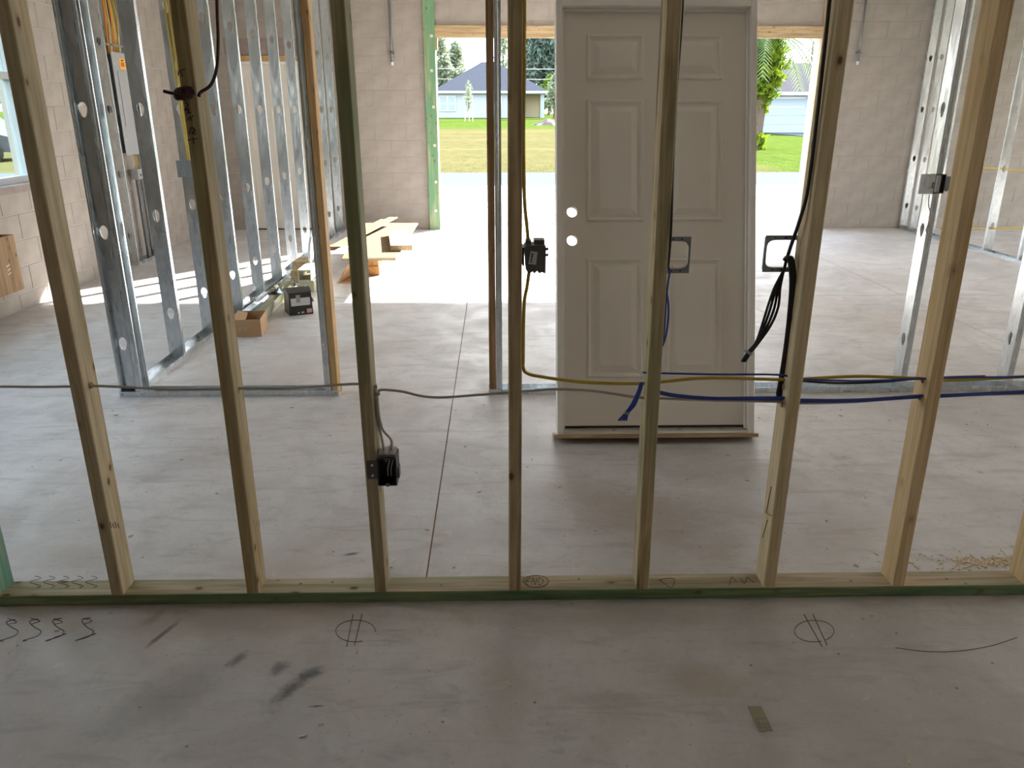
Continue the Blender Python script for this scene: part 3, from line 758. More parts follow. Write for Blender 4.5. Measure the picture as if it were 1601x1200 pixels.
# metal low-voltage brackets on the fifth and sixth studs
def ring(name, label, x0, x1, z0, z1, sgn):
    Y0 = WY + WD + .001
    o = thing(name, label, 'mounting bracket', ((x0 + x1) / 2, Y0, z0))
    cx, cz = (x0 + x1) / 2, (z0 + z1) / 2; hw, hh = (x1 - x0) / 2, (z1 - z0) / 2
    hole = [(cx + math.copysign(abs(math.cos(a)) ** .42, math.cos(a)) * hw * .90, cz + math.copysign(abs(math.sin(a)) ** .42, math.sin(a)) * hh * .76) for a in [2 * math.pi * k / 28 for k in range(28)]]
    part(MB().plate_hole((x0, x1, z0, z1), hole, Y0, Y0 + .002, 'Y'), 'bracket_plate', 'steel_dark', o)
    part(MB().plate_hole((x0 + .002, x1 - .002, z0 + .006, z1 - .006), hole, Y0 + .0022, Y0 + .014, 'Y'), 'raised_rim', 'steel_dark', o)
    for zz in (z0 + .007, z1 - .007):
        for k in (-.5, 0, .5): part(MB().prism(oval(cx + hw * k, zz, .0028, .0028, 8), Y0 - .0008, Y0 - .0001, 'Y'), 'slot', 'black_plastic', o)
a_ = PY(1030, 370, WY + WD); c_ = PY(1077, 427, WY + WD)
ring('mounting_bracket', 'square metal bracket beside the dark streaked stud, against the white door', SX['E'][1] - .03, c_.x, c_.z, a_.z, 1)
a_ = PY(1198, 368, WY + WD); c_ = PY(1246, 425, WY + WD)
ring('mounting_bracket', 'square metal bracket with black cables hanging from it, right of the white door', a_.x, SX['F'][0] + .03, c_.z, a_.z, -1)

# ---------------------------------------------------------------- cables
def cable(name, label, cat, strands, mat, r, ties=(), group=None):
    """strands: list of point lists; the first point gives the thing's base"""
    p = Vector(strands[0][0]); o = thing(name, label, cat, p, group)
    for s_ in strands:
        part(MB().tube(smooth_path(s_, 6), r, 8), 'strand' if len(strands) > 1 else 'sheath', mat, o, None, True)
    for (c, d, rr) in ties:
        d = Vector(d).normalized(); part(MB().tube([Vector(c) - d * .004, Vector(c) + d * .004], rr, 10), 'tie', 'tie', o)
    return o
CYM = WY + .045
def yp(seq, Y=CYM): return [PY(x, y, Y) for x, y in seq]
cable('grey_cable', 'thin grey cable strung across the left three wooden studs', 'cable', [yp([(-60, 604), (0, 604), (60, 604.5), (105, 604), (143, 603), (200, 605), (260, 608), (343, 608), (378, 607), (450, 606.5), (500, 603.5), (557, 600), (590, 604)])], 'cable_grey', .0042)
zt_ = z1 + .012
cx_ = SX['C'][1] + .008
cable('grey_cable', 'grey cable looping from the low black outlet box to the knotty stud and beyond', 'cable',
      [[(cx_ + .026, WY + .035, zt_ - .006), PY(612, 688, WY + .035), PY(599, 672, WY + .03), PY(593.5, 655, WY + .03), PY(590.5, 630, WY + .03)] + yp([(590, 616), (594, 609.5), (608, 609.5), (630, 612), (660, 619), (690, 621), (740, 617.5), (798, 613), (820, 611.5), (870, 608), (930, 611), (985, 619.5), (1005, 621.5), (1100, 625), (1215, 627.5), (1250, 630), (1335, 628), (1430, 620), (1520, 617), (1640, 614)]),
       [(cx_ + .004, WY + .035, zt_ - .006), PY(598, 690, WY + .035), PY(594, 672, WY + .035), PY(589.5, 650, WY + .035), PY(587, 620, WY + .035), PY(585, 606, WY + .04)]],
      'cable_grey', .0042, [(PY(593.5, 663, WY + .03), (0, 0, 1), .0085), (PY(590, 615, WY + .03), (0, 0, 1), .0085)])
cable('yellow_cable', 'yellow cable dropping from the label box and running right through the studs', 'cable',
      [[(sx0 + .024, WY + .075, sz0 + .016)] + [PY(*q, WY + .07) for q in [(824, 448), (820, 470), (818.5, 510), (818, 560)]] + yp([(818.5, 576), (824, 583), (842, 588), (900, 596), (950, 599), (1005, 599), (1040, 596), (1085, 591.5), (1130, 590.5), (1215, 593), (1255, 592), (1340, 588), (1430, 591), (1478, 594), (1530, 592.5), (1640, 586)])],
      'cable_yellow', .0052)
cable('yellow_cable', 'yellow cable coming down the right edge of the knotty stud into label box', 'cable',
      [[PY(822, -260, WY + .045), PY(820, -20, WY + .045), PY(819.5, 120, WY + .045), PY(818.5, 220, WY + .045), PY(820, 310, WY + .045), PY(824, 355, WY + .06), (sx0 + .018, WY + .072, sz1 + .006)]], 'cable_yellow', .0050)
cable('blue_cable', 'single thin blue cable stretched above the yellow cable right of the streaked stud', 'cable', [yp([(1005, 582), (1030, 583), (1120, 585), (1215, 585.5), (1255, 592), (1340, 595), (1430, 592), (1500, 590), (1640, 588)], WY + .03)], 'cable_blue', .0032)
cable('blue_cable_bundle', 'bundle of blue cables sagging below the yellow cable to the right edge', 'cable',
      [yp([(1010, 608), (1032, 612 + k), (1060, 617 + k), (1120, 621.5 + .8 * k), (1215, 620.5 + 1.2 * k), (1250, 624 + k), (1340, 624 + k), (1437, 618 + k), (1470, 617 + k), (1540, 614 + k * .8), (1640, 609 + k)], WY + .028 + .005 * k) for k in range(4)], 'cable_blue', .0034)
cable('black_cable', 'black cable sagging beside the blue ones between the two right studs', 'cable', [yp([(1238, 590), (1256, 595), (1310, 598.5), (1370, 597), (1430, 592), (1470, 590), (1540, 588)], WY + .055)], 'cable_black', .0042)
cable('blue_cable_tail', 'short tied tail of blue cables hanging left of the streaked stud', 'cable',
      [[PY(1003 + k, 598, WY + .02), PY(999 + k, 612, WY + .0), PY(990 + k * 1.5, 632, WY - .008), PY(980 + k * 1.2, 645, WY - .008), PY(973 + k * 3, 657, WY - .006)] for k in (-2, -.7, .7, 2)], 'cable_blue', .0032, [(PY(980, 645, WY - .008), (-.35, 0, -1), .009)])
cable('blue_cable_loop', 'blue cable loop hanging from the bracket beside the streaked stud', 'cable',
      [[PY(1041, 432, WY + .075), PY(1044, 417, WY + .082), PY(1047, 424, WY + .08), PY(1044, 445, WY + .075), PY(1041, 475, WY + .07), PY(1039, 510, WY + .07), PY(1036, 535, WY + .065)],
       [PY(1041, 450, WY + .075), PY(1044.5, 470, WY + .075), PY(1045, 495, WY + .07), PY(1041.5, 522, WY + .07), PY(1036, 541, WY + .065)]], 'cable_blue', .0032)
cable('black_cable', 'black cable running down the right edge of the streaked stud', 'cable', [[PY(1074, -260, WY + .05), PY(1068, -20, WY + .05), PY(1063, 70, WY + .05), PY(1057, 150, WY + .05), PY(1052, 260, WY + .05), PY(1049, 360, WY + .06), PY(1044, 420, WY + .075)]], 'cable_black', .0042)
BY = WY + .03
cable('black_cable', 'black cable coming down left of the clean stud to the hanging bracket', 'cable', [[PY(1322, -260, BY), PY(1299, -20, BY), PY(1281, 150, BY), PY(1264, 290, BY), PY(1250, 345, BY + .01), PY(1238, 380, BY + .03), PY(1229, 408, BY + .05)]], 'cable_black', .0055)
cable('black_cable_bundle', 'thick black cable bundle taped along the left side of clean stud', 'cable',
      [[PY(1229 + k, 406, BY + .04), PY(1234 + k, 402, BY + .03), PY(1238 + k, 415, BY + .025), PY(1239.5 + k, 450, BY + .025), PY(1234.5 + k, 510, BY + .025), PY(1228 + k, 560, BY + .025), PY(1221.5 + k, 600, BY + .025), PY(1219 + k, 616, BY + .025), PY(1222 + k, 623, BY + .025)] for k in (-3.0, -1, 1, 3.0)], 'cable_black', .0052)
cable('black_cable_tail', 'black cable ends tied together and dangling below the right bracket', 'cable',
      [[PY(1230, 402, BY + .055), PY(1226, 420, BY + .055), PY(1215 + k * 2, 450, BY + .05), PY(1208 + k * 3.6, 480, BY + .05), PY(1198 + k * 3, 508, BY + .045), PY(1184 + k, 535, BY + .04), PY(1172 + k, 550, BY + .04), PY(1162 + k, 565, BY + .04)] for k in (-2.2, -.8, .8, 2.4)], 'cable_black', .0042, [(PY(1170, 550.5, BY + .04), (-.6, 0, -1), .0135)])
coil = [PY(341, -260, WY + .04), PY(339, -20, WY + .04), PY(341, 60, WY + .035), PY(339, 105, WY + .03), PY(330, 132, WY + .02), PY(314, 144, WY + .01), PY(311, 150, WY + .0)]
co = cable('dark_cable_coil', 'dark maroon cable wound in a coil on the rust edged stud', 'cable', [coil, [PY(256, 142.5, WY - .006), PY(266, 145, WY - .008), PY(280, 147, WY - .012), PY(300, 148, WY - .012)]], 'cable_maroon', .0045)
for cxp, cyp, rx, ry in ((279, 147, 6, 8), (287, 146, 11, 9), (291, 145, 12, 8.5), (293, 146, 9, 7), (296, 145, 7, 8)):
    part(MB().tube([PY(cxp + rx * math.cos(a * .5236), cyp + ry * math.sin(a * .5236), WY - .010 + .004 * math.sin(a * 1.1)) for a in range(13)], .0042, 8), 'strand', 'cable_maroon', co, None, True)
def drill(key, side, px, Yc=CYM):
    X = SX[key][side]; p = PX(px[0], px[1], X); sg = 1 if side else -1
    part(MB().prism(oval(Yc, p.z, .010, .010, 12), min(X + sg * .0002, X + sg * .0008), max(X + sg * .0002, X + sg * .0008), 'X'), 'drill_hole', 'crate', SX[key][2])
for a_ in (('A', 1, (143, 602)), ('B', 1, (377, 606)), ('C', 1, (588, 607)), ('E', 0, (1000, 599)), ('E', 0, (1000, 620)), ('F', 0, (1212, 592)), ('F', 0, (1212, 622)), ('G', 0, (1438, 591)), ('G', 0, (1434, 618))): drill(*a_)
# far right: two yellow runs through the steel studs of the side room
yq = lambda s_: [PX(x, y, RX + .04) for x, y in s_]
cable('yellow_cable', 'yellow cable threaded high through the right side steel studs', 'cable', [yq([(1530, 262), (1562, 263.5), (1600, 267), (1680, 274)])], 'cable_yellow', .008)
cable('yellow_cable', 'yellow cable threaded low through the right side steel studs', 'cable', [yq([(1470, 357), (1535, 357.5), (1580, 356.5), (1640, 356), (1700, 358)])], 'cable_yellow', .009)

# ---------------------------------------------------------------- junction box on the right steel stud, with its hanging flex
xs = 2.285; p0 = PY(1440, 272, SY - .02); p1 = PY(1458, 303, SY - .02)
jb = thing('junction_box', 'galvanised junction box on the steel stud right of the leaning door', 'electrical box', (xs, SY, p1.z))
part(MB().box(p0.x, p1.x, SY - .022, SY - .020, p1.z, p0.z), 'mounting_plate', 'steel', jb)
part(open_box(MB(), p1.x + .001, p1.x + .056, SY - .021, SY + .03, p1.z + .002, p0.z - .002, .003), 'box_body', 'black_plastic', jb)
part(MB().box(p1.x - .012, p1.x - .002, SY - .0255, SY - .0225, p1.z + .028, p0.z - .04), 'latch', 'steel_dark', jb)
part(MB().prism(oval(p1.x + .075, (p0.z + p1.z) / 2, .017, .04, 14), SY - .012, SY - .006, 'Y'), 'support_ring', 'steel_dark', jb)
cable('flex_loop', 'thin dark wire loop hanging below the galvanised junction box', 'cable', [[PY(1453, 304, SY - .012), PY(1452, 320, SY - .012), PY(1455, 335, SY - .012), PY(1452, 348, SY - .012), PY(1448, 360, SY - .012), PY(1452, 366, SY - .012), PY(1456, 356, SY - .012), PY(1453, 340, SY - .012)]], 'cable_grey', .003)
# box on the second left-wall stud with yellow feed
bx = LX + SW / 2; yb = LSY[1] - .002; pz0 = PY(290, 275, yb).z; pz1 = PY(290, 251, yb).z
jb2 = thing('junction_box', 'small grey junction box high on a left wall steel stud', 'electrical box', (bx, yb, pz0))
part(MB().cbox(bx - .045, bx + .045, yb - .05, yb - .0005, pz0, pz1, .004), 'box_body', 'panel_grey', jb2)
part(MB().cbox(bx - .052, bx + .052, yb - .056, yb - .0505, pz0 - .004, pz1 + .004, .002), 'face_ring', 'steel_dark', jb2)
cable('yellow_cable', 'yellow cable feeding the small grey junction box from above', 'cable', [[(bx + .02, yb - .02, pz1), (bx + .012, yb - .02, pz1 + .3), (bx + .0, yb - .012, pz1 + .7), (bx - .01, yb - .02, CEIL - .02)], [(bx + .03, yb - .03, pz1), (bx + .03, yb - .03, pz1 + .3), (bx + .02, yb - .015, pz1 + .8), (bx + .01, yb - .02, CEIL - .02)]], 'cable_yellow', .006)

# ---------------------------------------------------------------- electrical panel on the left wall
PXF = CXA + SW + .022
zb = PX(197, 243, PXF).z; ztp = PX(170, 80, PXF).z; py0 = PX(172, 82, PXF).y + .02; py1 = py0 + .37
ep = thing('electrical_panel', 'tall grey electrical panel with orange sticker on the left wall', 'panel', (PXF, (py0 + py1) / 2, zb))
part(MB().box(CXA + .02, PXF - .012, py0 + .02, py1 - .02, zb + .02, ztp - .02), 'cabinet', 'steel_dark', ep)
pc = part(MB().cbox(PXF - .011, PXF, py0, py1, zb, ztp, .004), 'cover', 'panel_grey', ep)
pdoor = part(MB().cbox(PXF + .0004, PXF + .007, py0 + .07, py1 - .05, zb + .27, ztp - .17, .003), 'panel_door', 'panel_grey', ep)
part(MB().box(PXF + .0075, PXF + .013, py1 - .09, py1 - .07, zb + .50, zb + .54), 'latch', 'black_plastic', pdoor)
st = part(MB().box(PXF + .0004, PXF + .0016, py0 + .15, py0 + .27, ztp - .15, ztp - .05), 'warning_sticker', 'sticker_orange', ep, 'orange warning sticker')
part(MB().box(PXF + .0018, PXF + .0026, py0 + .175, py0 + .245, ztp - .125, ztp - .085), 'sticker_mark', 'sticker_red', st)
part(MB().box(PXF + .0018, PXF + .0026, py0 + .185, py0 + .235, ztp - .075, ztp - .062), 'sticker_mark', 'ink', st)
for k in range(3): part(MB().prism(oval(py0 + .025, zb + .15 + .35 * k, .008, .008, 8), PXF + .0003, PXF + .004, 'X'), 'cover_screw', 'alu', ep)
for k in range(11):
    yy = py0 + .05 + .027 * k; mat = ['cable_orange', 'cable_yellow', 'cable_yellow', 'cable_white', 'cable_orange', 'cable_yellow', 'cable_black', 'cable_yellow', 'cable_yellow', 'cable_white', 'cable_yellow'][k]
    colr = {'cable_orange': 'orange', 'cable_yellow': 'yellow', 'cable_white': 'white', 'cable_black': 'black'}[mat]
    pos = ['first', 'second', 'third', 'fourth', 'fifth', 'sixth', 'seventh', 'eighth', 'ninth', 'tenth', 'eleventh'][k]
    ph = k * 1.7
    cable('feed_cable', colr + ' feed cable entering the top of the electrical panel, ' + pos + ' from the left', 'cable',
          [[(PXF - .045, yy, ztp - .02), (PXF - .04 + .01 * math.sin(ph), yy + .004, ztp + .12), (PXF - .035 + .02 * math.sin(ph), yy + .015 * math.cos(ph), ztp + .35), (PXF - .05, yy * .5 + (py0 + .15) * .5, CEIL - .02)]], mat, .0075, (), 'feed cables above the electrical panel')
# small disconnect under the panel
qz = PX(212, 265, PXF - .02).z
sbx = thing('small_disconnect', 'small grey box below the electrical panel with yellow wires above', 'electrical box', (PXF - .03, 8.45, qz - .10))
part(MB().cbox(CXA + .03, PXF - .012, 8.41, 8.53, qz - .10, qz, .004), 'box_body', 'panel_grey', sbx)
part(MB().box(PXF - .0118, PXF - .008, 8.46, 8.48, qz - .07, qz - .05), 'knockout', 'black_plastic', sbx)
part(MB().box(CXA + .05, CXA + .07, 8.44, 8.50, .0025, qz - .101), 'riser', 'steel_dark', sbx)
for k in range(2):
    part(MB().tube(smooth_path([(PXF - .05, 8.45 + .03 * k, qz), (PXF - .03, 8.44 + .05 * k, qz + .07), (PXF - .05, 8.46 + .02 * k, zb + .01)], 5), .006, 6), 'lead', 'cable_yellow', sbx, None, True)
# crate-like wooden box on the left wall below the window
bz0, bz1 = .215, .63
wbx = thing('wooden_box', 'brown wooden box fixed to the block wall at the left edge', 'box', (XL + .08, 5.86, bz0))
X0b, X1b, Y0b, Y1b = XL + .001, -3.65, 5.55, 6.03
part(MB().cbox(X1b - .022, X1b, Y0b, Y1b, bz0, bz1, .003), 'side_board', 'crate', wbx); part(MB().cbox(X0b, X1b - .0225, Y0b, Y0b + .022, bz0, bz1, .003), 'end_board', 'crate', wbx)
part(MB().cbox(X0b, X1b - .0225, Y1b - .022, Y1b, bz0, bz1, .003), 'end_board', 'crate', wbx); part(MB().box(X0b, X1b - .0225, Y0b + .0225, Y1b - .0225, bz0, bz0 + .02), 'bottom_board', 'crate', wbx)
for j in range(3):
    part(MB().tube([(X1b + .0004, 5.86 + .008 * (j % 2), bz0 + .14 + j * .03), (X1b + .0004, 5.90, bz0 + .15 + j * .03)], .004, 4), 'stencil', 'label_white', wbx)

# ---------------------------------------------------------------- clutter along the long left wall
def obox(b, c, ux, uy, L, W, z0, z1):   # oriented box: corner c, unit axes
    c = Vector(c); ux = Vector(ux).normalized(); uy = Vector(uy).normalized()
    q = [c, c + ux * L, c + ux * L + uy * W, c + uy * W]
    return b.hexa([(p.x, p.y, z0) for p in q] + [(p.x, p.y, z1) for p in q])
# open cardboard box
c0 = G(371, 527); a_ = R(14)
ux, uy = Vector((math.cos(a_), math.sin(a_) * .3, 0)).normalized(), Vector((-.12, 1, 0)).normalized()
cb = thing('cardboard_box', 'open brown cardboard box on the floor by the steel stud wall', 'box', c0)
L_, W_, H_, t_ = .20, .27, .125, .005
c0 = c0 + Vector((-.03, 0, 0))
part(obox(MB(), c0, ux, uy, L_, t_, .0005, H_), 'front_wall', 'cardboard', cb)
part(obox(MB(), c0 + uy * (W_ - t_), ux, uy, L_, t_, .0005, H_), 'back_wall', 'cardboard', cb)
part(obox(MB(), c0 + uy * t_, ux, uy, t_, W_ - 2 * t_, .0005, H_), 'side_wall', 'cardboard', cb)
part(obox(MB(), c0 + uy * t_ + ux * (L_ - t_), ux, uy, t_, W_ - 2 * t_, .0005, H_), 'side_wall', 'cardboard', cb)
part(obox(MB(), c0 + uy * t_ + ux * t_, ux, uy, L_ - 2 * t_, W_ - 2 * t_, .0005, .006), 'bottom', 'cardboard_in', cb)
p = c0 + ux * .0; q = c0 + uy * W_
fl = MB().hexa([(p.x, p.y, H_), (p.x + .09, p.y + .02, H_ - .02), (q.x + .07, q.y, H_ - .015), (q.x, q.y, H_), (p.x, p.y, H_ + .004), (p.x + .09, p.y + .02, H_ - .016), (q.x + .07, q.y, H_ - .011), (q.x, q.y, H_ + .004)])
part(fl, 'flap', 'cardboard_in', cb)
for k in range(3): mark([c0 + ux * (.05 + .02 * k) - uy * .0006 + Vector((0, 0, .045)), c0 + ux * (.06 + .02 * k) - uy * .0006 + Vector((0, 0, .07))], .003, 'printed_mark', 'label_white', cb)
# bundle of channel offcuts beside it
def channel(name, label, A, B, w, h, mat, z=0.0, grp=None):
    A, B = Vector(A), Vector(B); u = (B - A); L = u.length; u.normalize(); v = Vector((-u.y, u.x, 0))
    o = thing(name, label, 'steel channel', (A + B) / 2, grp); b = MB()
    obox(b, A, u, v, L, w, z, z + .002); obox(b, A, u, v, L, .002, z + .002, z + h); obox(b, A + v * (w - .002), u, v, L, .002, z + .002, z + h)
    part(b, 'channel', mat, o); return o
A = G(405, 512); B = G(462, 452)
channel('steel_offcut', 'pale channel offcut on the floor beside the open cardboard box', (A.x + .0, A.y, 0), (B.x, B.y, 0), .05, .05, 'pale_steel', .0005)
channel('steel_offcut', 'upper pale channel offcut stacked on the one by the cardboard box', (A.x + .015, A.y + .02, 0), (B.x + .02, B.y, 0), .05, .045, 'pale_steel', .051)
channel('steel_offcut', 'long galvanised offcut lying tight against the steel stud track', (-1.915, 5.75, 0), (-1.91, 7.6, 0), .09, .03, 'steel', .0005)
channel('steel_offcut', 'short galvanised offcut with black clips behind the cardboard box', (-1.852, 5.72, 0), (-1.848, 6.25, 0), .06, .05, 'steel', .0005)
for k in range(2):
    p = G(430 + 9 * k, 478 - 6 * k)
    o = thing('black_clip', ['nearer black plastic clip lying on the steel offcuts', 'farther black plastic clip lying on the steel offcuts'][k], 'clip', (p.x, p.y, .098))
    part(MB().cbox(p.x - .045, p.x + .035, p.y - .02, p.y + .02, .098, .106, .004), 'base', 'black_plastic', o); part(MB().cbox(p.x - .02, p.x + .02, p.y - .008, p.y + .008, .1065, .122, .003), 'tab', 'black_plastic', o)
# crumpled clear bag
p = G(452, 474); bag = thing('plastic_bag', 'crumpled clear plastic bag between cardboard and black boxes', 'bag', p)
b = MB(); nu, nv = 12, 8
for i in range(nv + 1):
    for j in range(nu):
        th = math.pi * i / nv; ph = 2 * math.pi * j / nu; rr = 1 + .22 * math.sin(3 * ph + i * 1.7) * math.sin(th) + random.uniform(-.08, .08) * math.sin(th)
        b.v.append((p.x - .02 + .10 * rr * math.sin(th) * math.cos(ph), p.y + .06 + .13 * rr * math.sin(th) * math.sin(ph), .10 + .098 * math.cos(th) * (1 if i < nv else 1) + .002))
for i in range(nv):
    for j in range(nu): b.f.append((i * nu + j, i * nu + (j + 1) % nu, (i + 1) * nu + (j + 1) % nu, (i + 1) * nu + j))
part(b, 'film', 'plastic_bag', bag)
# black carton with a white label
q0 = G(453, 494); q1 = G(490, 490); ux = (q1 - q0).normalized(); uy = Vector((-ux.y, ux.x, 0)); Lq = (q1 - q0).length
kb = thing('black_carton', 'black carton with a white label on the floor by the stud wall', 'box', (q0 + q1) / 2)
body = MB(); w = .20; hq = .175
body.hexa([tuple(q0), tuple(q1), tuple(q1 + uy * w), tuple(q0 + uy * w)] + [tuple(v + Vector((0, 0, hq))) for v in (q0 + ux * .006, q1 - ux * .006, q1 - ux * .006 + uy * w, q0 + ux * .006 + uy * w)])
part(body, 'carton_body', 'black_plastic', kb)
def face(px0, px1, z0, z1, d, name, mat):
    part(MB().hexa([tuple(q0 + ux * px0 * Lq - uy * d + Vector((0, 0, z0))), tuple(q0 + ux * px1 * Lq - uy * d + Vector((0, 0, z0))), tuple(q0 + ux * px1 * Lq - uy * .0005 + Vector((0, 0, z0))), tuple(q0 + ux * px0 * Lq - uy * .0005 + Vector((0, 0, z0)))] +
                   [tuple(q0 + ux * px0 * Lq - uy * d + Vector((0, 0, z1))), tuple(q0 + ux * px1 * Lq - uy * d + Vector((0, 0, z1))), tuple(q0 + ux * px1 * Lq - uy * .0005 + Vector((0, 0, z1))), tuple(q0 + ux * px0 * Lq - uy * .0005 + Vector((0, 0, z1)))]), name, mat, kb)
face(.10, .90, .075, .135, .0016, 'white_label', 'label_white'); face(.32, .5, .10, .16, .0024, 'tape_flap', 'tie'); face(.74, .95, .012, .045, .0016, 'pink_label', 'pink')
face(.35, .43, .012, .024, .0016, 'printed_mark', 'label_white'); face(.5, .62, .014, .026, .0016, 'printed_mark', 'label_white')
lid = MB().hexa([tuple(v) for v in (q0 + Vector((0, 0, hq + .0005)), q1 + Vector((0, 0, hq + .0005)), q1 + uy * .09 + Vector((0, 0, hq + .0005)), q0 + uy * .09 + Vector((0, 0, hq + .0005)))] +
                [tuple(v) for v in (q0 + Vector((0, 0, hq + .003)), q1 + Vector((0, 0, hq + .003)), q1 + uy * .09 + Vector((0, 0, hq + .03)), q0 + uy * .09 + Vector((0, 0, hq + .03)))])
part(lid, 'lid_flap', 'black_plastic', kb)
for k in range(6):
    v = q0 + ux * (.03 + .028 * k) + uy * (.11 + .02 * (k % 3)); a2 = random.uniform(0, 3)
    part(MB().tube([(v.x, v.y, hq + .006), (v.x + .04 * math.cos(a2), v.y + .02, hq + .012 + .008 * (k % 2))], .005, 6), 'fastener', 'cable_white' if k % 2 else 'pale_steel', kb)
part(MB().tube([q1 + uy * .06 + ux * .002 + Vector((0, 0, .10)), q1 + uy * .16 + ux * .035 + Vector((0, 0, .07)), q1 + uy * .19 + ux * .002 + Vector((0, 0, .12))], .012, 8), 'strap_loop', 'black_plastic', kb)
# small square frame offcut standing behind it
p = G(470, 462)
so = thing('square_tube', 'short pale square tube lying behind the black carton', 'tube', p)
b = MB(); x_, y_ = p.x, p.y + .12
for (x0_, x1_, z0_, z1_) in ((0, .115, .0005, .01), (0, .115, .09, .10), (0, .01, .01, .09), (.105, .115, .01, .09)): b.box(x_ - .04 + x0_, x_ - .04 + x1_, y_, y_ + .35, z0_ + .10, z1_ + .10)
part(b, 'tube_wall', 'pale_steel', so)
part(MB().cbox(x_ - .05, x_ + .09, y_ + .02, y_ + .3, .0005, .098, .004), 'packing_block', 'pale_steel', so)
# short lumber blocks by the jamb
for k, (xx, yy, zz, sx, sy, sz, lb) in enumerate([(-1.885, 7.12, .0005, .16, .32, .13, 'lower yellow lumber offcut stacked near the steel stud wall'), (-1.88, 7.18, .131, .15, .26, .07, 'upper yellow lumber offcut stacked near the steel stud wall')]):
    o = thing('lumber_offcut', lb, 'lumber', (xx, yy, zz)); part(MB().cbox(xx, xx + sx, yy, yy + sy, zz, zz + sz, .004, 'Y'), 'block', 'pine_y', o)
# long board against the track
o = thing('scrap_board', 'long pale board lying along the steel track behind the offcuts', 'board', (-1.9, 8.4, 0)); part(MB().cbox(-1.97, -1.88, 7.65, 9.3, .0005, .038, .003, 'Y'), 'board', 'pine_y', o)
# OSB sheet resting on a lumber stack
zs = .262
def stackpiece(lbl, x0_, x1_, y0_, y1_, z0_, z1_): 
    o = thing('lumber_block', lbl, 'lumber', ((x0_ + x1_) / 2, (y0_ + y1_) / 2, z0_)); part(MB().cbox(x0_, x1_, y0_, y1_, z0_, z1_, .004, 'Y'), 'block', 'orange_wood', o)
stackpiece('lowest orange lumber block under the osb sheet', -1.30, -1.14, 7.55, 8.9, .0005, .088)
stackpiece('middle orange lumber block under the osb sheet', -1.30, -1.15, 7.56, 8.9, .0885, .175)
stackpiece('top orange lumber block under the osb sheet', -1.31, -1.15, 7.54, 8.9, .1755, .261)
os_ = thing('osb_sheet', 'flat osb sheet lying on orange lumber blocks in the sunlight', 'board', (-1.2, 8.0, zs))
q = [G(534, 407, zs), G(618, 407, zs), G(654, 350, zs), G(566, 350, zs)]
part(MB().hexa([tuple(v) for v in q] + [(v.x, v.y, zs + .012) for v in q]), 'panel', 'osb', os_)
part(MB().hexa([(q[0].x, q[0].y - .002, zs), (q[1].x, q[1].y - .002, zs), (q[1].x, q[1].y - .0005, zs), (q[0].x, q[0].y - .0005, zs), (q[0].x, q[0].y - .002, zs + .012), (q[1].x, q[1].y - .002, zs + .012), (q[1].x, q[1].y - .0005, zs + .012), (q[0].x, q[0].y - .0005, zs + .012)]), 'green_edge', 'treated_x', os_)
s0 = G(611, 392, zs + .012)
o = thing('wood_scrap', 'small pale scrap block lying on the osb sheet', 'lumber', s0)
part(MB().hexa([tuple(v) for v in (s0, s0 + Vector((.20, .02, 0)), s0 + Vector((.05, .95, 0)), s0 + Vector((-.14, .93, 0)))] + [tuple(v + Vector((0, 0, .05))) for v in (s0, s0 + Vector((.20, .02, 0)), s0 + Vector((.05, .95, 0)), s0 + Vector((-.14, .93, 0)))]), 'block', 'pine_y', o)
# second sheet leaning, standing on edge towards the stud wall
for k, (xa_, xb_, z_, lb_) in enumerate([(-1.50, -1.17, .30, 'upper thin strip of osb lying across the left edge of the flat sheet'), (-1.56, -1.27, .2755, 'lower thin strip of osb lying across the left edge of the flat sheet')]):
    o = thing('osb_strip', lb_, 'board', (xa_, 8.2, z_))
    ya_, yb_ = 7.35, 9.1
    part(MB().hexa([(xa_ - .06, ya_, z_), (xa_ + .04, ya_, z_), (xb_ + .04, yb_, z_ + .05), (xb_ - .06, yb_, z_ + .05), (xa_ - .06, ya_, z_ + .013), (xa_ + .04, ya_, z_ + .013), (xb_ + .04, yb_, z_ + .063), (xb_ - .06, yb_, z_ + .063)]), 'panel', 'osb', o)
wp = thing('white_disc', 'large white curved plastic lid standing behind the flat osb sheet', 'lid', (-1.62, 7.35, 0))
part(MB().prism([(v[0], v[1]) for v in oval(7.55, .245, .42, .24, 24)], -1.715, -1.695, 'X'), 'disc', 'trim_white', wp); part(MB().prism(oval(7.55, .245, .05, .05, 12), -1.6945, -1.68, 'X'), 'hub', 'tie', wp)
o = thing('cardboard_sheet', 'folded cardboard sheet under the near edge of osb sheet', 'cardboard', (-1.45, 7.3, 0))
k0, k1 = G(526, 443), G(548, 443)
part(MB().hexa([(k0.x, k0.y, .0005), (k1.x, k0.y, .0005), (k1.x + .1, k0.y + .6, .0005), (k0.x + .05, k0.y + .6, .0005), (k0.x, k0.y, .005), (k1.x, k0.y, .005), (k1.x + .1, k0.y + .6, .005), (k0.x + .05, k0.y + .6, .005)]), 'lower_leaf', 'cardboard', o)
part(MB().hexa([(k0.x + .01, k0.y + .03, .0055), (k0.x + .03, k0.y + .03, .0055), (k0.x + .1, k0.y + .6, .0055), (k0.x + .07, k0.y + .6, .0055), (k0.x + .09, k0.y + .08, .15), (k0.x + .095, k0.y + .08, .15), (k0.x + .17, k0.y + .6, .24), (k0.x + .165, k0.y + .6, .24)]), 'raised_leaf', 'cardboard', o)

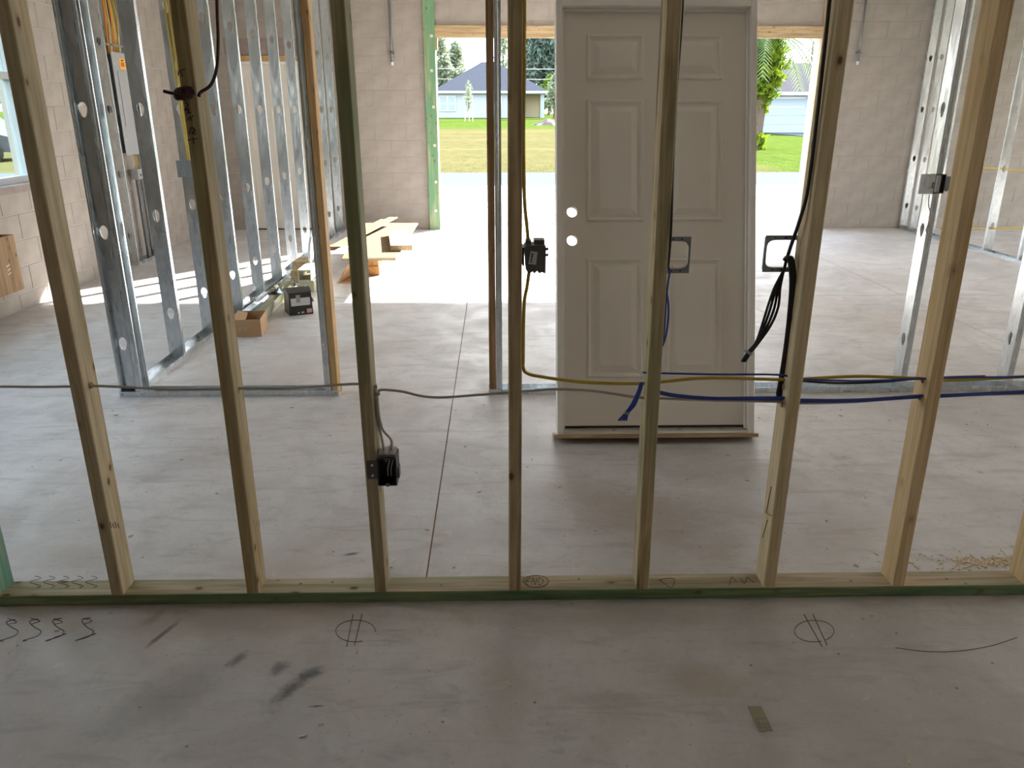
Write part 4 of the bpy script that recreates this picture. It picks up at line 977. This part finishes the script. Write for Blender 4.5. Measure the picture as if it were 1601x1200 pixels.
# ---------------------------------------------------------------- small things on the near floor
g0, g1, g2, g3 = G(1169, 1104), G(1190, 1104), G(1209, 1142), G(1187, 1143)
npz = .0015
pl = thing('nail_plate', 'small punched metal plate lying on the concrete in front', 'metal plate', (g0 + g2) / 2)
def bil(u, v): return g0 * (1 - u) * (1 - v) + g1 * u * (1 - v) + g2 * u * v + g3 * (1 - u) * v
b = MB()
def quad(u0, u1, v0, v1, m=b):
    c = [bil(u0, v0), bil(u1, v0), bil(u1, v1), bil(u0, v1)]; m.hexa([(p.x, p.y, .0004) for p in c] + [(p.x, p.y, npz) for p in c])
quad(0, 1, 0, .45)
for k in range(4): quad(k * .29, k * .29 + .13, .45, 1)
for k in range(3):
    for (a2, c2) in ((.45, .5), (.64, .70), (.82, .87), (.95, 1.0)): quad(k * .29 + .13, k * .29 + .29, a2, c2)
part(b, 'plate', 'tan_plate', pl)
chips = MB(); rr = random.Random(3)
for k in range(420):
    if k < 170: p = G(rr.gauss(1548, 26), rr.gauss(878, 4.5))
    elif k < 240: p = G(rr.gauss(1490, 60), rr.gauss(880, 10))
    elif k < 330: p = Vector((rr.uniform(-2.5, 3), rr.uniform(2.35, 4.0), 0))
    elif k < 350: p = Vector((rr.uniform(-1.6, 2), rr.uniform(1.1, 2.1), 0))
    else: continue
    if abs(p.y - 2.235) < .06: continue
    a2 = rr.uniform(0, 6.28); l = rr.uniform(.003, .011); wv = Vector((math.cos(a2), math.sin(a2), 0)); nv_ = Vector((-wv.y, wv.x, 0)) * l * .3
    c = [p - wv * l - nv_, p + wv * l - nv_, p + wv * l + nv_, p - wv * l + nv_]
    chips.hexa([(v.x, v.y, .0004) for v in c] + [(v.x, v.y, .0004 + rr.uniform(.001, .004)) for v in c])
o = chips.build('wood_chips', 'stake'); tag(o, 'scattered sawdust and small wood chips on the concrete', 'wood chips', None, 'stuff')

# ---------------------------------------------------------------- outdoors
def sst(a, b_, x): t = max(0, min(1, (x - a) / (b_ - a))); return t * t * (3 - 2 * t)
def tz(x, y):
    if y < 21: return -.06
    s = sst(6, 13, x); return -.06 + (.06 + .76) * min((y - 21) / 59, 1.15) * (1 - s) + s * min((y - 21) / 31, 1.2) * .17
b = MB(); xs_ = [-260, -120, -70, -40, -25, -16, -10, -6, -3, 0, 3, 6, 8, 10, 12, 14, 17, 20, 25, 32, 45, 70, 120, 260]; ys_ = [-200, -60, -20, -4, 5, 10.9, 15, 20.9, 24, 28, 32, 37, 42, 48, 55, 62, 70, 80, 95, 130, 320]
for y in ys_:
    for x in xs_: b.v.append((x, y, tz(x, y) - (.12 if YB - .5 < y < 10.95 and -5 < x < 11 else 0)))
nx = len(xs_)
for j in range(len(ys_) - 1):
    for i in range(nx - 1): b.f.append((j * nx + i, j * nx + i + 1, (j + 1) * nx + i + 1, (j + 1) * nx + i))
ground = b.build('ground', 'grass', None, True); tag(ground, 'dry grass field and lawns across the street', kind='structure')
tag(MB().box(-14, 20, YF + .23, 17.2, -.05, -.012).build('driveway', 'gravel'), 'bright gravel yard outside the garage opening', kind='structure')
tag(MB().box(-120, 120, 17.2, 21.1, -.052, -.03).build('road', 'asphalt'), 'pale asphalt street beyond the gravel yard', kind='structure')
def tuft_stuff(name, label, n, fx_, mat, h):
    b = MB(); r2 = random.Random(11)
    for k in range(n):
        x, y = fx_(r2); z = tz(x, y); a2 = r2.uniform(0, 3.14); hh = h * r2.uniform(.5, 1.3); w_ = .005
        b.add([(x - w_ * math.cos(a2), y - w_ * math.sin(a2), z - .01), (x + w_ * math.cos(a2), y + w_ * math.sin(a2), z - .01), (x + r2.uniform(-.06, .06), y + r2.uniform(-.06, .06), z + hh)], [(0, 1, 2)])
    tag(b.build(name, mat, None, False, False), label, 'grass', None, 'stuff')
def _f(r2):
    y = 21.2 + 6 * r2.random() ** 1.6; return r2.uniform(-.11 * y + .2, .40 * y), y
tuft_stuff('grass_blades', 'grass blades growing across the street', 6000, _f, 'grass', .028)
b = MB(); r2 = random.Random(5)
for k in range(2600):
    y = YF + .4 + 6.0 * r2.random() ** 1.2; x = r2.uniform(-1.2 - .05 * (y - 10), 4.6 + .35 * (y - 10)); s = r2.uniform(.008, .028)
    v = [(x - s, y, -.012), (x, y - s, -.012), (x + s, y, -.012), (x, y + s, -.012), (x + r2.uniform(-s, s) * .4, y, -.012 + s * .8)]
    b.add(v, [(0, 1, 4), (1, 2, 4), (2, 3, 4), (3, 0, 4)])
tag(b.build('gravel_stones', 'gravel', None, False, False), 'loose gravel stones in the bright yard', 'gravel', None, 'stuff')

def foliage(c, rad, n, size, mat, seed, droop=0.0):
    b = MB(); r2 = random.Random(seed)
    for k in range(n):
        while True:
            v = Vector((r2.uniform(-1, 1), r2.uniform(-1, 1), r2.uniform(-1, 1)))
            if .25 < v.length < 1: break
        f_ = .72 + .28 * math.sin(v.x * 5 + seed) * math.cos(v.z * 7 + seed)
        p = Vector((c[0] + v.x * rad[0] * f_, c[1] + v.y * rad[1] * f_, c[2] + v.z * rad[2] * (.9 + .1 * f_)))
        d = Vector((r2.gauss(0, 1), r2.gauss(0, 1), r2.gauss(0, .6) - droop)).normalized(); e2 = d.orthogonal().normalized(); e2 = (Matrix.Rotation(r2.uniform(0, 6.28), 3, d) @ e2)
        s = size * r2.uniform(.6, 1.4)
        b.add([p - e2 * s * .35, p + d * s, p + e2 * s * .35, p - d * s], [(0, 1, 2, 3)])
    return b
def tree(name, label, x, y, h, rad, n, size, mat, seed, grp='trees across the street', droop=0.4, trunk=.18):
    z = tz(x, y); o = thing(name, label, 'tree', (x, y, z), grp)
    part(MB().tube([(x, y, z - .1), (x + .1, y, z + h * .5), (x, y, z + h * .92)], trunk, 7, trunk * .3), 'trunk', 'bark', o)
    fo = MB()
    for k, (ox, oz, s) in enumerate([(0, .62, 1), (-.35, .38, .7), (.4, .42, .72), (.1, .84, .55)]):
        m_ = foliage((x + ox * rad, y, z + h * oz), (rad * s, rad * s, h * .36 * s), int(n * s), size, mat, seed * 7 + k, droop); fo.add(m_.v, m_.f)
    c_ = fo.build('crown', mat, None, False, False); attach_deep(c_, o)
def wx(px, Y): return PY(px, 172, Y).x
tree('pine_tree', 'tall dark feathery tree right behind the far blue house', wx(848, 100), 100, 15, 3.6, 3600, .30, 'leaf_pine', 1, droop=.8)
tree('pine_tree', 'tall dark feathery tree half hidden behind the leaning door', wx(880, 104), 104, 16, 4.0, 3000, .30, 'leaf_pine', 2, droop=.8)
tree('pale_tree', 'tall pale tree at the left edge behind the far house', wx(690, 105), 105, 10.6, 1.7, 1100, .26, 'leaf_soft', 3)
tree('pale_tree', 'lower pale bushy tree left behind the far house roof', wx(712, 108), 108, 8.6, 2.4, 1200, .26, 'leaf_soft', 4)
tree('pale_tree', 'thin pale tree behind the far house ridge', wx(786, 110), 110, 10.5, 1.6, 600, .24, 'leaf_soft', 5)
tree('pale_tree', 'pale low tree beside the far house porch', wx(867, 77), 77, 3.9, 1.0, 600, .18, 'leaf_soft', 6)
tree('hedge_tree', 'bright green bush right of the far house wall', wx(858, 95), 95, 4.2, 1.6, 900, .22, 'leaf_fern', 7)
tree('bare_tree', 'thin hazy tree above the right house roof', wx(1259, 75), 75, 7.6, 1.3, 260, .16, 'leaf_soft', 8)
for k, (ax, yy) in enumerate([(-.66, 42), (-.60, 50), (-.69, 36), (-.56, 55)]):
    tree('field_tree', ['broad green tree seen through the left window', 'second green tree seen through the left window', 'nearest dark tree outside the left window', 'farthest tree outside the left window'][k], ax * yy, yy, 8 + k, 4.0, 1500, .30, 'leaf_pine' if k % 2 else 'leaf_soft', 20 + k, 'trees outside the left window')

# far blue-white house with hip roof
HY = 80.0; hx0, hx1 = wx(678, HY), wx(851, HY); hz = tz(0, HY) - .02; ez = PY(760, 143, HY).z
hs = thing('house', 'pale blue one story house with grey hip roof across the field', 'house', ((hx0 + hx1) / 2, HY + 5, hz))
pxl, pxr = wx(822, HY), wx(845, HY); ptop = PY(830, 147.5, HY).z
b = MB().box(hx0, pxl, HY, HY + .25, hz, ez).box(pxr, hx1, HY, HY + .25, hz, ez).box(pxl, pxr, HY, HY + .25, ptop, ez).box(hx0, hx0 + .25, HY + .25, HY + 11, hz, ez).box(hx1 - .25, hx1, HY + .25, HY + 11, hz, ez).box(hx0, hx1, HY + 11, HY + 11.2, hz, ez)
part(b, 'walls', 'house_white', hs)
part(MB().box(pxl - .2, pxl, HY + .26, HY + 2.2, hz, ez - .02).box(pxl - .2, pxr + .2, HY + 2.2, HY + 2.3, hz, ez - .02).box(pxr, pxr + .2, HY + .26, HY + 2.2, hz, ez - .02), 'porch_walls', 'cream', hs)
part(MB().box(pxl + .1, pxl + .75, HY + 2.1, HY + 2.19, hz, hz + 2.05), 'porch_door', 'cream', hs)
ov = .45; rx0, rx1 = wx(675, HY), wx(857.5, HY); ry0, ry1 = HY - ov, HY + 11.2 + ov; rz1 = PY(765, 97, HY + 5.8).z; ax_, bx_ = wx(757, HY + 5.8) - .2, wx(772, HY + 5.8) + .2; my = (ry0 + ry1) / 2
part(MB().add([(rx0, ry0, ez), (rx1, ry0, ez), (rx1, ry1, ez), (rx0, ry1, ez), (ax_, my, rz1), (bx_, my, rz1)], [(0, 1, 5, 4), (1, 2, 5), (2, 3, 4, 5), (3, 0, 4), (3, 2, 1, 0)]), 'roof', 'shingle_grey', hs)
part(MB().box(rx0, rx1, ry0 - .03, ry0 - .005, ez - .16, ez + .05), 'fascia', 'trim_white', hs)
def hwin(px0, px1, py0_, py1_, Y, parent, cols=2):
    a_ = PY(px0, py0_, Y - .05); c_ = PY(px1, py1_, Y - .05); f_ = MB(); t = .09
    f_.box(a_.x, c_.x, Y - .08, Y - .004, c_.z, c_.z + t).box(a_.x, c_.x, Y - .08, Y - .004, a_.z - t, a_.z).box(a_.x, a_.x + t, Y - .08, Y - .004, c_.z + t, a_.z - t).box(c_.x - t, c_.x, Y - .08, Y - .004, c_.z + t, a_.z - t)
    mz = (a_.z + c_.z) / 2; f_.box(a_.x + t, c_.x - t, Y - .075, Y - .01, mz - .05, mz + .05)
    if cols == 2: mx_ = (a_.x + c_.x) / 2; f_.box(mx_ - .07, mx_ + .07, Y - .078, Y - .008, c_.z + t, a_.z - t)
    w_ = part(f_, 'window', 'trim_white', parent)
    xs2 = [a_.x + t, (a_.x + c_.x) / 2, c_.x - t] if cols == 2 else [a_.x + t, c_.x - t]
    for i in range(len(xs2) - 1):
        for z0_, z1_ in ((c_.z + t, mz - .05), (mz + .05, a_.z - t)): part(MB().box(xs2[i], xs2[i + 1], Y - .05, Y - .03, z0_, z1_), 'pane', 'house_glass', w_)
hwin(686.5, 713, 149.5, 174, HY, hs); hwin(774, 785, 150, 173.5, HY, hs, 1)
# right house with a garage door
GY = 52.0; gx0 = wx(1130, GY); gx1 = wx(1420, GY); gz = tz(18, GY) - .05; ge = PY(1230, 145, GY).z
h2 = thing('house', 'white house with a blue-white garage door behind the palm', 'house', ((gx0 + gx1) / 2, GY + 4, gz))
d0, d1 = wx(1192, GY), wx(1192, GY) + 4.9; dz1 = PY(1220, 153, GY).z; dz0 = gz + .03
part(MB().box(gx0, d0, GY, GY + .2, gz, ge).box(d1, gx1, GY, GY + .2, gz, ge).box(d0, d1, GY, GY + .2, dz1, ge).box(gx0, gx0 + .2, GY + .2, GY + 9, gz, ge).box(gx1 - .2, gx1, GY + .2, GY + 9, gz, ge), 'walls', 'trim_white', h2)
for k in range(4):
    zz0 = dz0 + (dz1 - dz0) * k / 4
    part(MB().cbox(d0, d1, GY + .06, GY + .10, zz0 + .006, zz0 + (dz1 - dz0) / 4 - .006, .01, 'X'), 'garage_door_panel', 'garage_white', h2)
rr0 = PY(1240, 98, GY + 5).z
part(MB().add([(gx0 - .4, GY - .5, ge), (gx1 + .4, GY - .5, ge), (gx1 + .4, GY + 9.5, ge), (gx0 - .4, GY + 9.5, ge), (gx0 + 2.0, GY + 5, rr0), (gx1 - 3, GY + 5, rr0)], [(0, 1, 5, 4), (1, 2, 5), (2, 3, 4, 5), (3, 0, 4), (3, 2, 1, 0)]), 'roof', 'shingle_brown', h2)
part(MB().box(gx0 - .4, gx1 + .4, GY - .54, GY - .505, ge - .14, ge + .04), 'fascia', 'trim_white', h2)
dq = [(d0 - .1, GY - .05), (d1 + .1, GY - .05), (d1 + 3.5, 21.2), (d0 + 3.2, 21.2)]
b = MB(); ns = 10
for k in range(ns + 1):
    t = k / ns
    for (pa, pb) in ((dq[0], dq[3]), (dq[1], dq[2])):
        x = pa[0] + (pb[0] - pa[0]) * t; y = pa[1] + (pb[1] - pa[1]) * t; b.v.append((x, y, tz(x, y) + .03))
for k in range(ns): b.f.append((2 * k, 2 * k + 1, 2 * k + 3, 2 * k + 2))
tag(b.build('neighbour_driveway', 'asphalt'), 'pale driveway leading to the right house garage', kind='structure')
# palm with a skirt of ferns
PYY = 32.0; pxm = wx(1184, PYY); pz = tz(pxm, PYY)
pm = thing('palm_tree', 'palm trunk wrapped in bright green ferns right of the door', 'palm', (pxm, PYY, pz))
part(MB().tube([(pxm, PYY, pz - .05), (pxm + .05, PYY, 2.0), (pxm + .1, PYY, 4.6)], .26, 10, .30), 'trunk', 'bark', pm)
fo = MB()
for zc_, rr_, n_ in ((1.75, .50, 260), (2.3, .85, 700), (2.9, 1.05, 900), (3.5, 1.12, 900), (4.1, 1.0, 700), (.3, .62, 420)):
    m_ = foliage((pxm + .1 + (.0 if zc_ > 1 else -.1), PYY, zc_), (rr_, rr_, .5), n_, .16, 'leaf_fern', int(zc_ * 10), 1.2); fo.add(m_.v, m_.f)
c_ = fo.build('fern_skirt', 'leaf_fern', None, False, False); attach_deep(c_, pm)
r2 = random.Random(4)
for k in range(15):
    a2 = 2 * math.pi * k / 15 + .2; ln = r2.uniform(2.2, 2.9); up = r2.uniform(.1, .9); b = MB(); pts = []
    for j in range(9):
        t = j / 8; pts.append(Vector((pxm + .1 + math.cos(a2) * ln * t, PYY + math.sin(a2) * ln * t, 4.15 + up * math.sin(t * 2.2) - 2.1 * t * t)))
    b.tube(pts, .03, 5, .006)
    for j in range(1, 9):
        for m2 in range(4):
            q = pts[j - 1].lerp(pts[j], m2 / 4); d = (pts[j] - pts[j - 1]).normalized(); sd_ = d.cross(Vector((0, 0, 1))).normalized()
            for sg in (-1, 1):
                tip = q + d * .22 + sd_ * sg * .34 - Vector((0, 0, .16)); b.add([q - d * .03, q + d * .03, tip], [(0, 1, 2)])
    o = b.build('frond', 'leaf_palm', None, False, False); attach_deep(o, pm)
# staked sapling in front of the far house
SYp = 68.0; sxp = wx(733, SYp); szp = tz(sxp, SYp)
sp = thing('sapling', 'young staked sapling standing in front of the far house', 'tree', (sxp, SYp, szp))
part(MB().tube([(sxp, SYp, szp - .05), (sxp, SYp, szp + 2.7)], .05, 6, .02), 'trunk', 'bark', sp)
for dx in (-.32, .02, .33): part(MB().tube([(sxp + dx, SYp - .15, szp - .05), (sxp + dx * .8, SYp - .12, szp + .95)], .035, 6), 'stake', 'stake', sp)
m_ = foliage((sxp, SYp, szp + 1.9), (.48, .48, 1.25), 420, .11, 'leaf_soft', 31, .2); c_ = m_.build('crown', 'leaf_soft', None, False, False); attach_deep(c_, sp)
# heap of dirt, overhead wires, dark car beyond the left window
p = G(857, 198, .35); b = MB(); n_ = 14
for i in range(5):
    for j in range(n_):
        rr_ = (1.3 - .3 * i) * (1 + .18 * math.sin(j * 2.3 + i)); b.v.append((p.x + rr_ * math.cos(6.283 * j / n_), p.y + rr_ * math.sin(6.283 * j / n_), tz(p.x, p.y) - .05 + .12 * i))
for i in range(4):
    for j in range(n_): b.f.append((i * n_ + j, i * n_ + (j + 1) % n_, (i + 1) * n_ + (j + 1) % n_, (i + 1) * n_ + j))
b.f.append(tuple(range(4 * n_, 5 * n_)))
tag(b.build('dirt_heap', 'bark'), 'low heap of dirt on the lawn beside the leaning door', 'dirt heap')
for k, yy in enumerate((108, 124)):
    a_ = PY(845, yy, 90)
    w_ = MB().tube([(-90, 90, a_.z + 1.0), (-30, 90, a_.z + .1), (a_.x, 90, a_.z), (40, 90, a_.z + .2), (90, 90, a_.z + 1.2)], .03, 6)
    tag(w_.build('overhead_wire', 'cable_grey'), ['upper overhead wire crossing the dark tree', 'lower overhead wire crossing the dark tree'][k], 'wire', 'overhead wires')
cd_ = ray(10, 190); ck = 26.0; cxp_, cyp_ = cd_[0] / cd_[1] * ck, ck
car = thing('parked_car', 'dark car parked on the grass outside the left window', 'car', (cxp_ - 1.5, cyp_, -.06))
prof = [(-2.1, .35), (2.1, .35), (2.15, .75), (1.35, .95), (.75, 1.40), (-.95, 1.42), (-1.7, .98), (-2.1, .9)]
part(MB().prism([(cxp_ - 1.5 + a, b_ - .06) for a, b_ in prof], cyp_ - .85, cyp_ + .85, 'Y'), 'body', 'car_dark', car)
part(MB().prism([(cxp_ - 1.5 + a, b_ - .06) for a, b_ in [(-1.45, 1.0), (1.2, .98), (.7, 1.35), (-.9, 1.37)]], cyp_ - .86, cyp_ + .86, 'Y'), 'side_window', 'house_glass', car)
for wx_ in (-1.35, 1.35):
    for wy_ in (-.87, .87): part(MB().tube([(cxp_ - 1.5 + wx_, cyp_ + wy_ - .1, .27), (cxp_ - 1.5 + wx_, cyp_ + wy_ + .1, .27)], .33, 14), 'wheel', 'rubber', car)
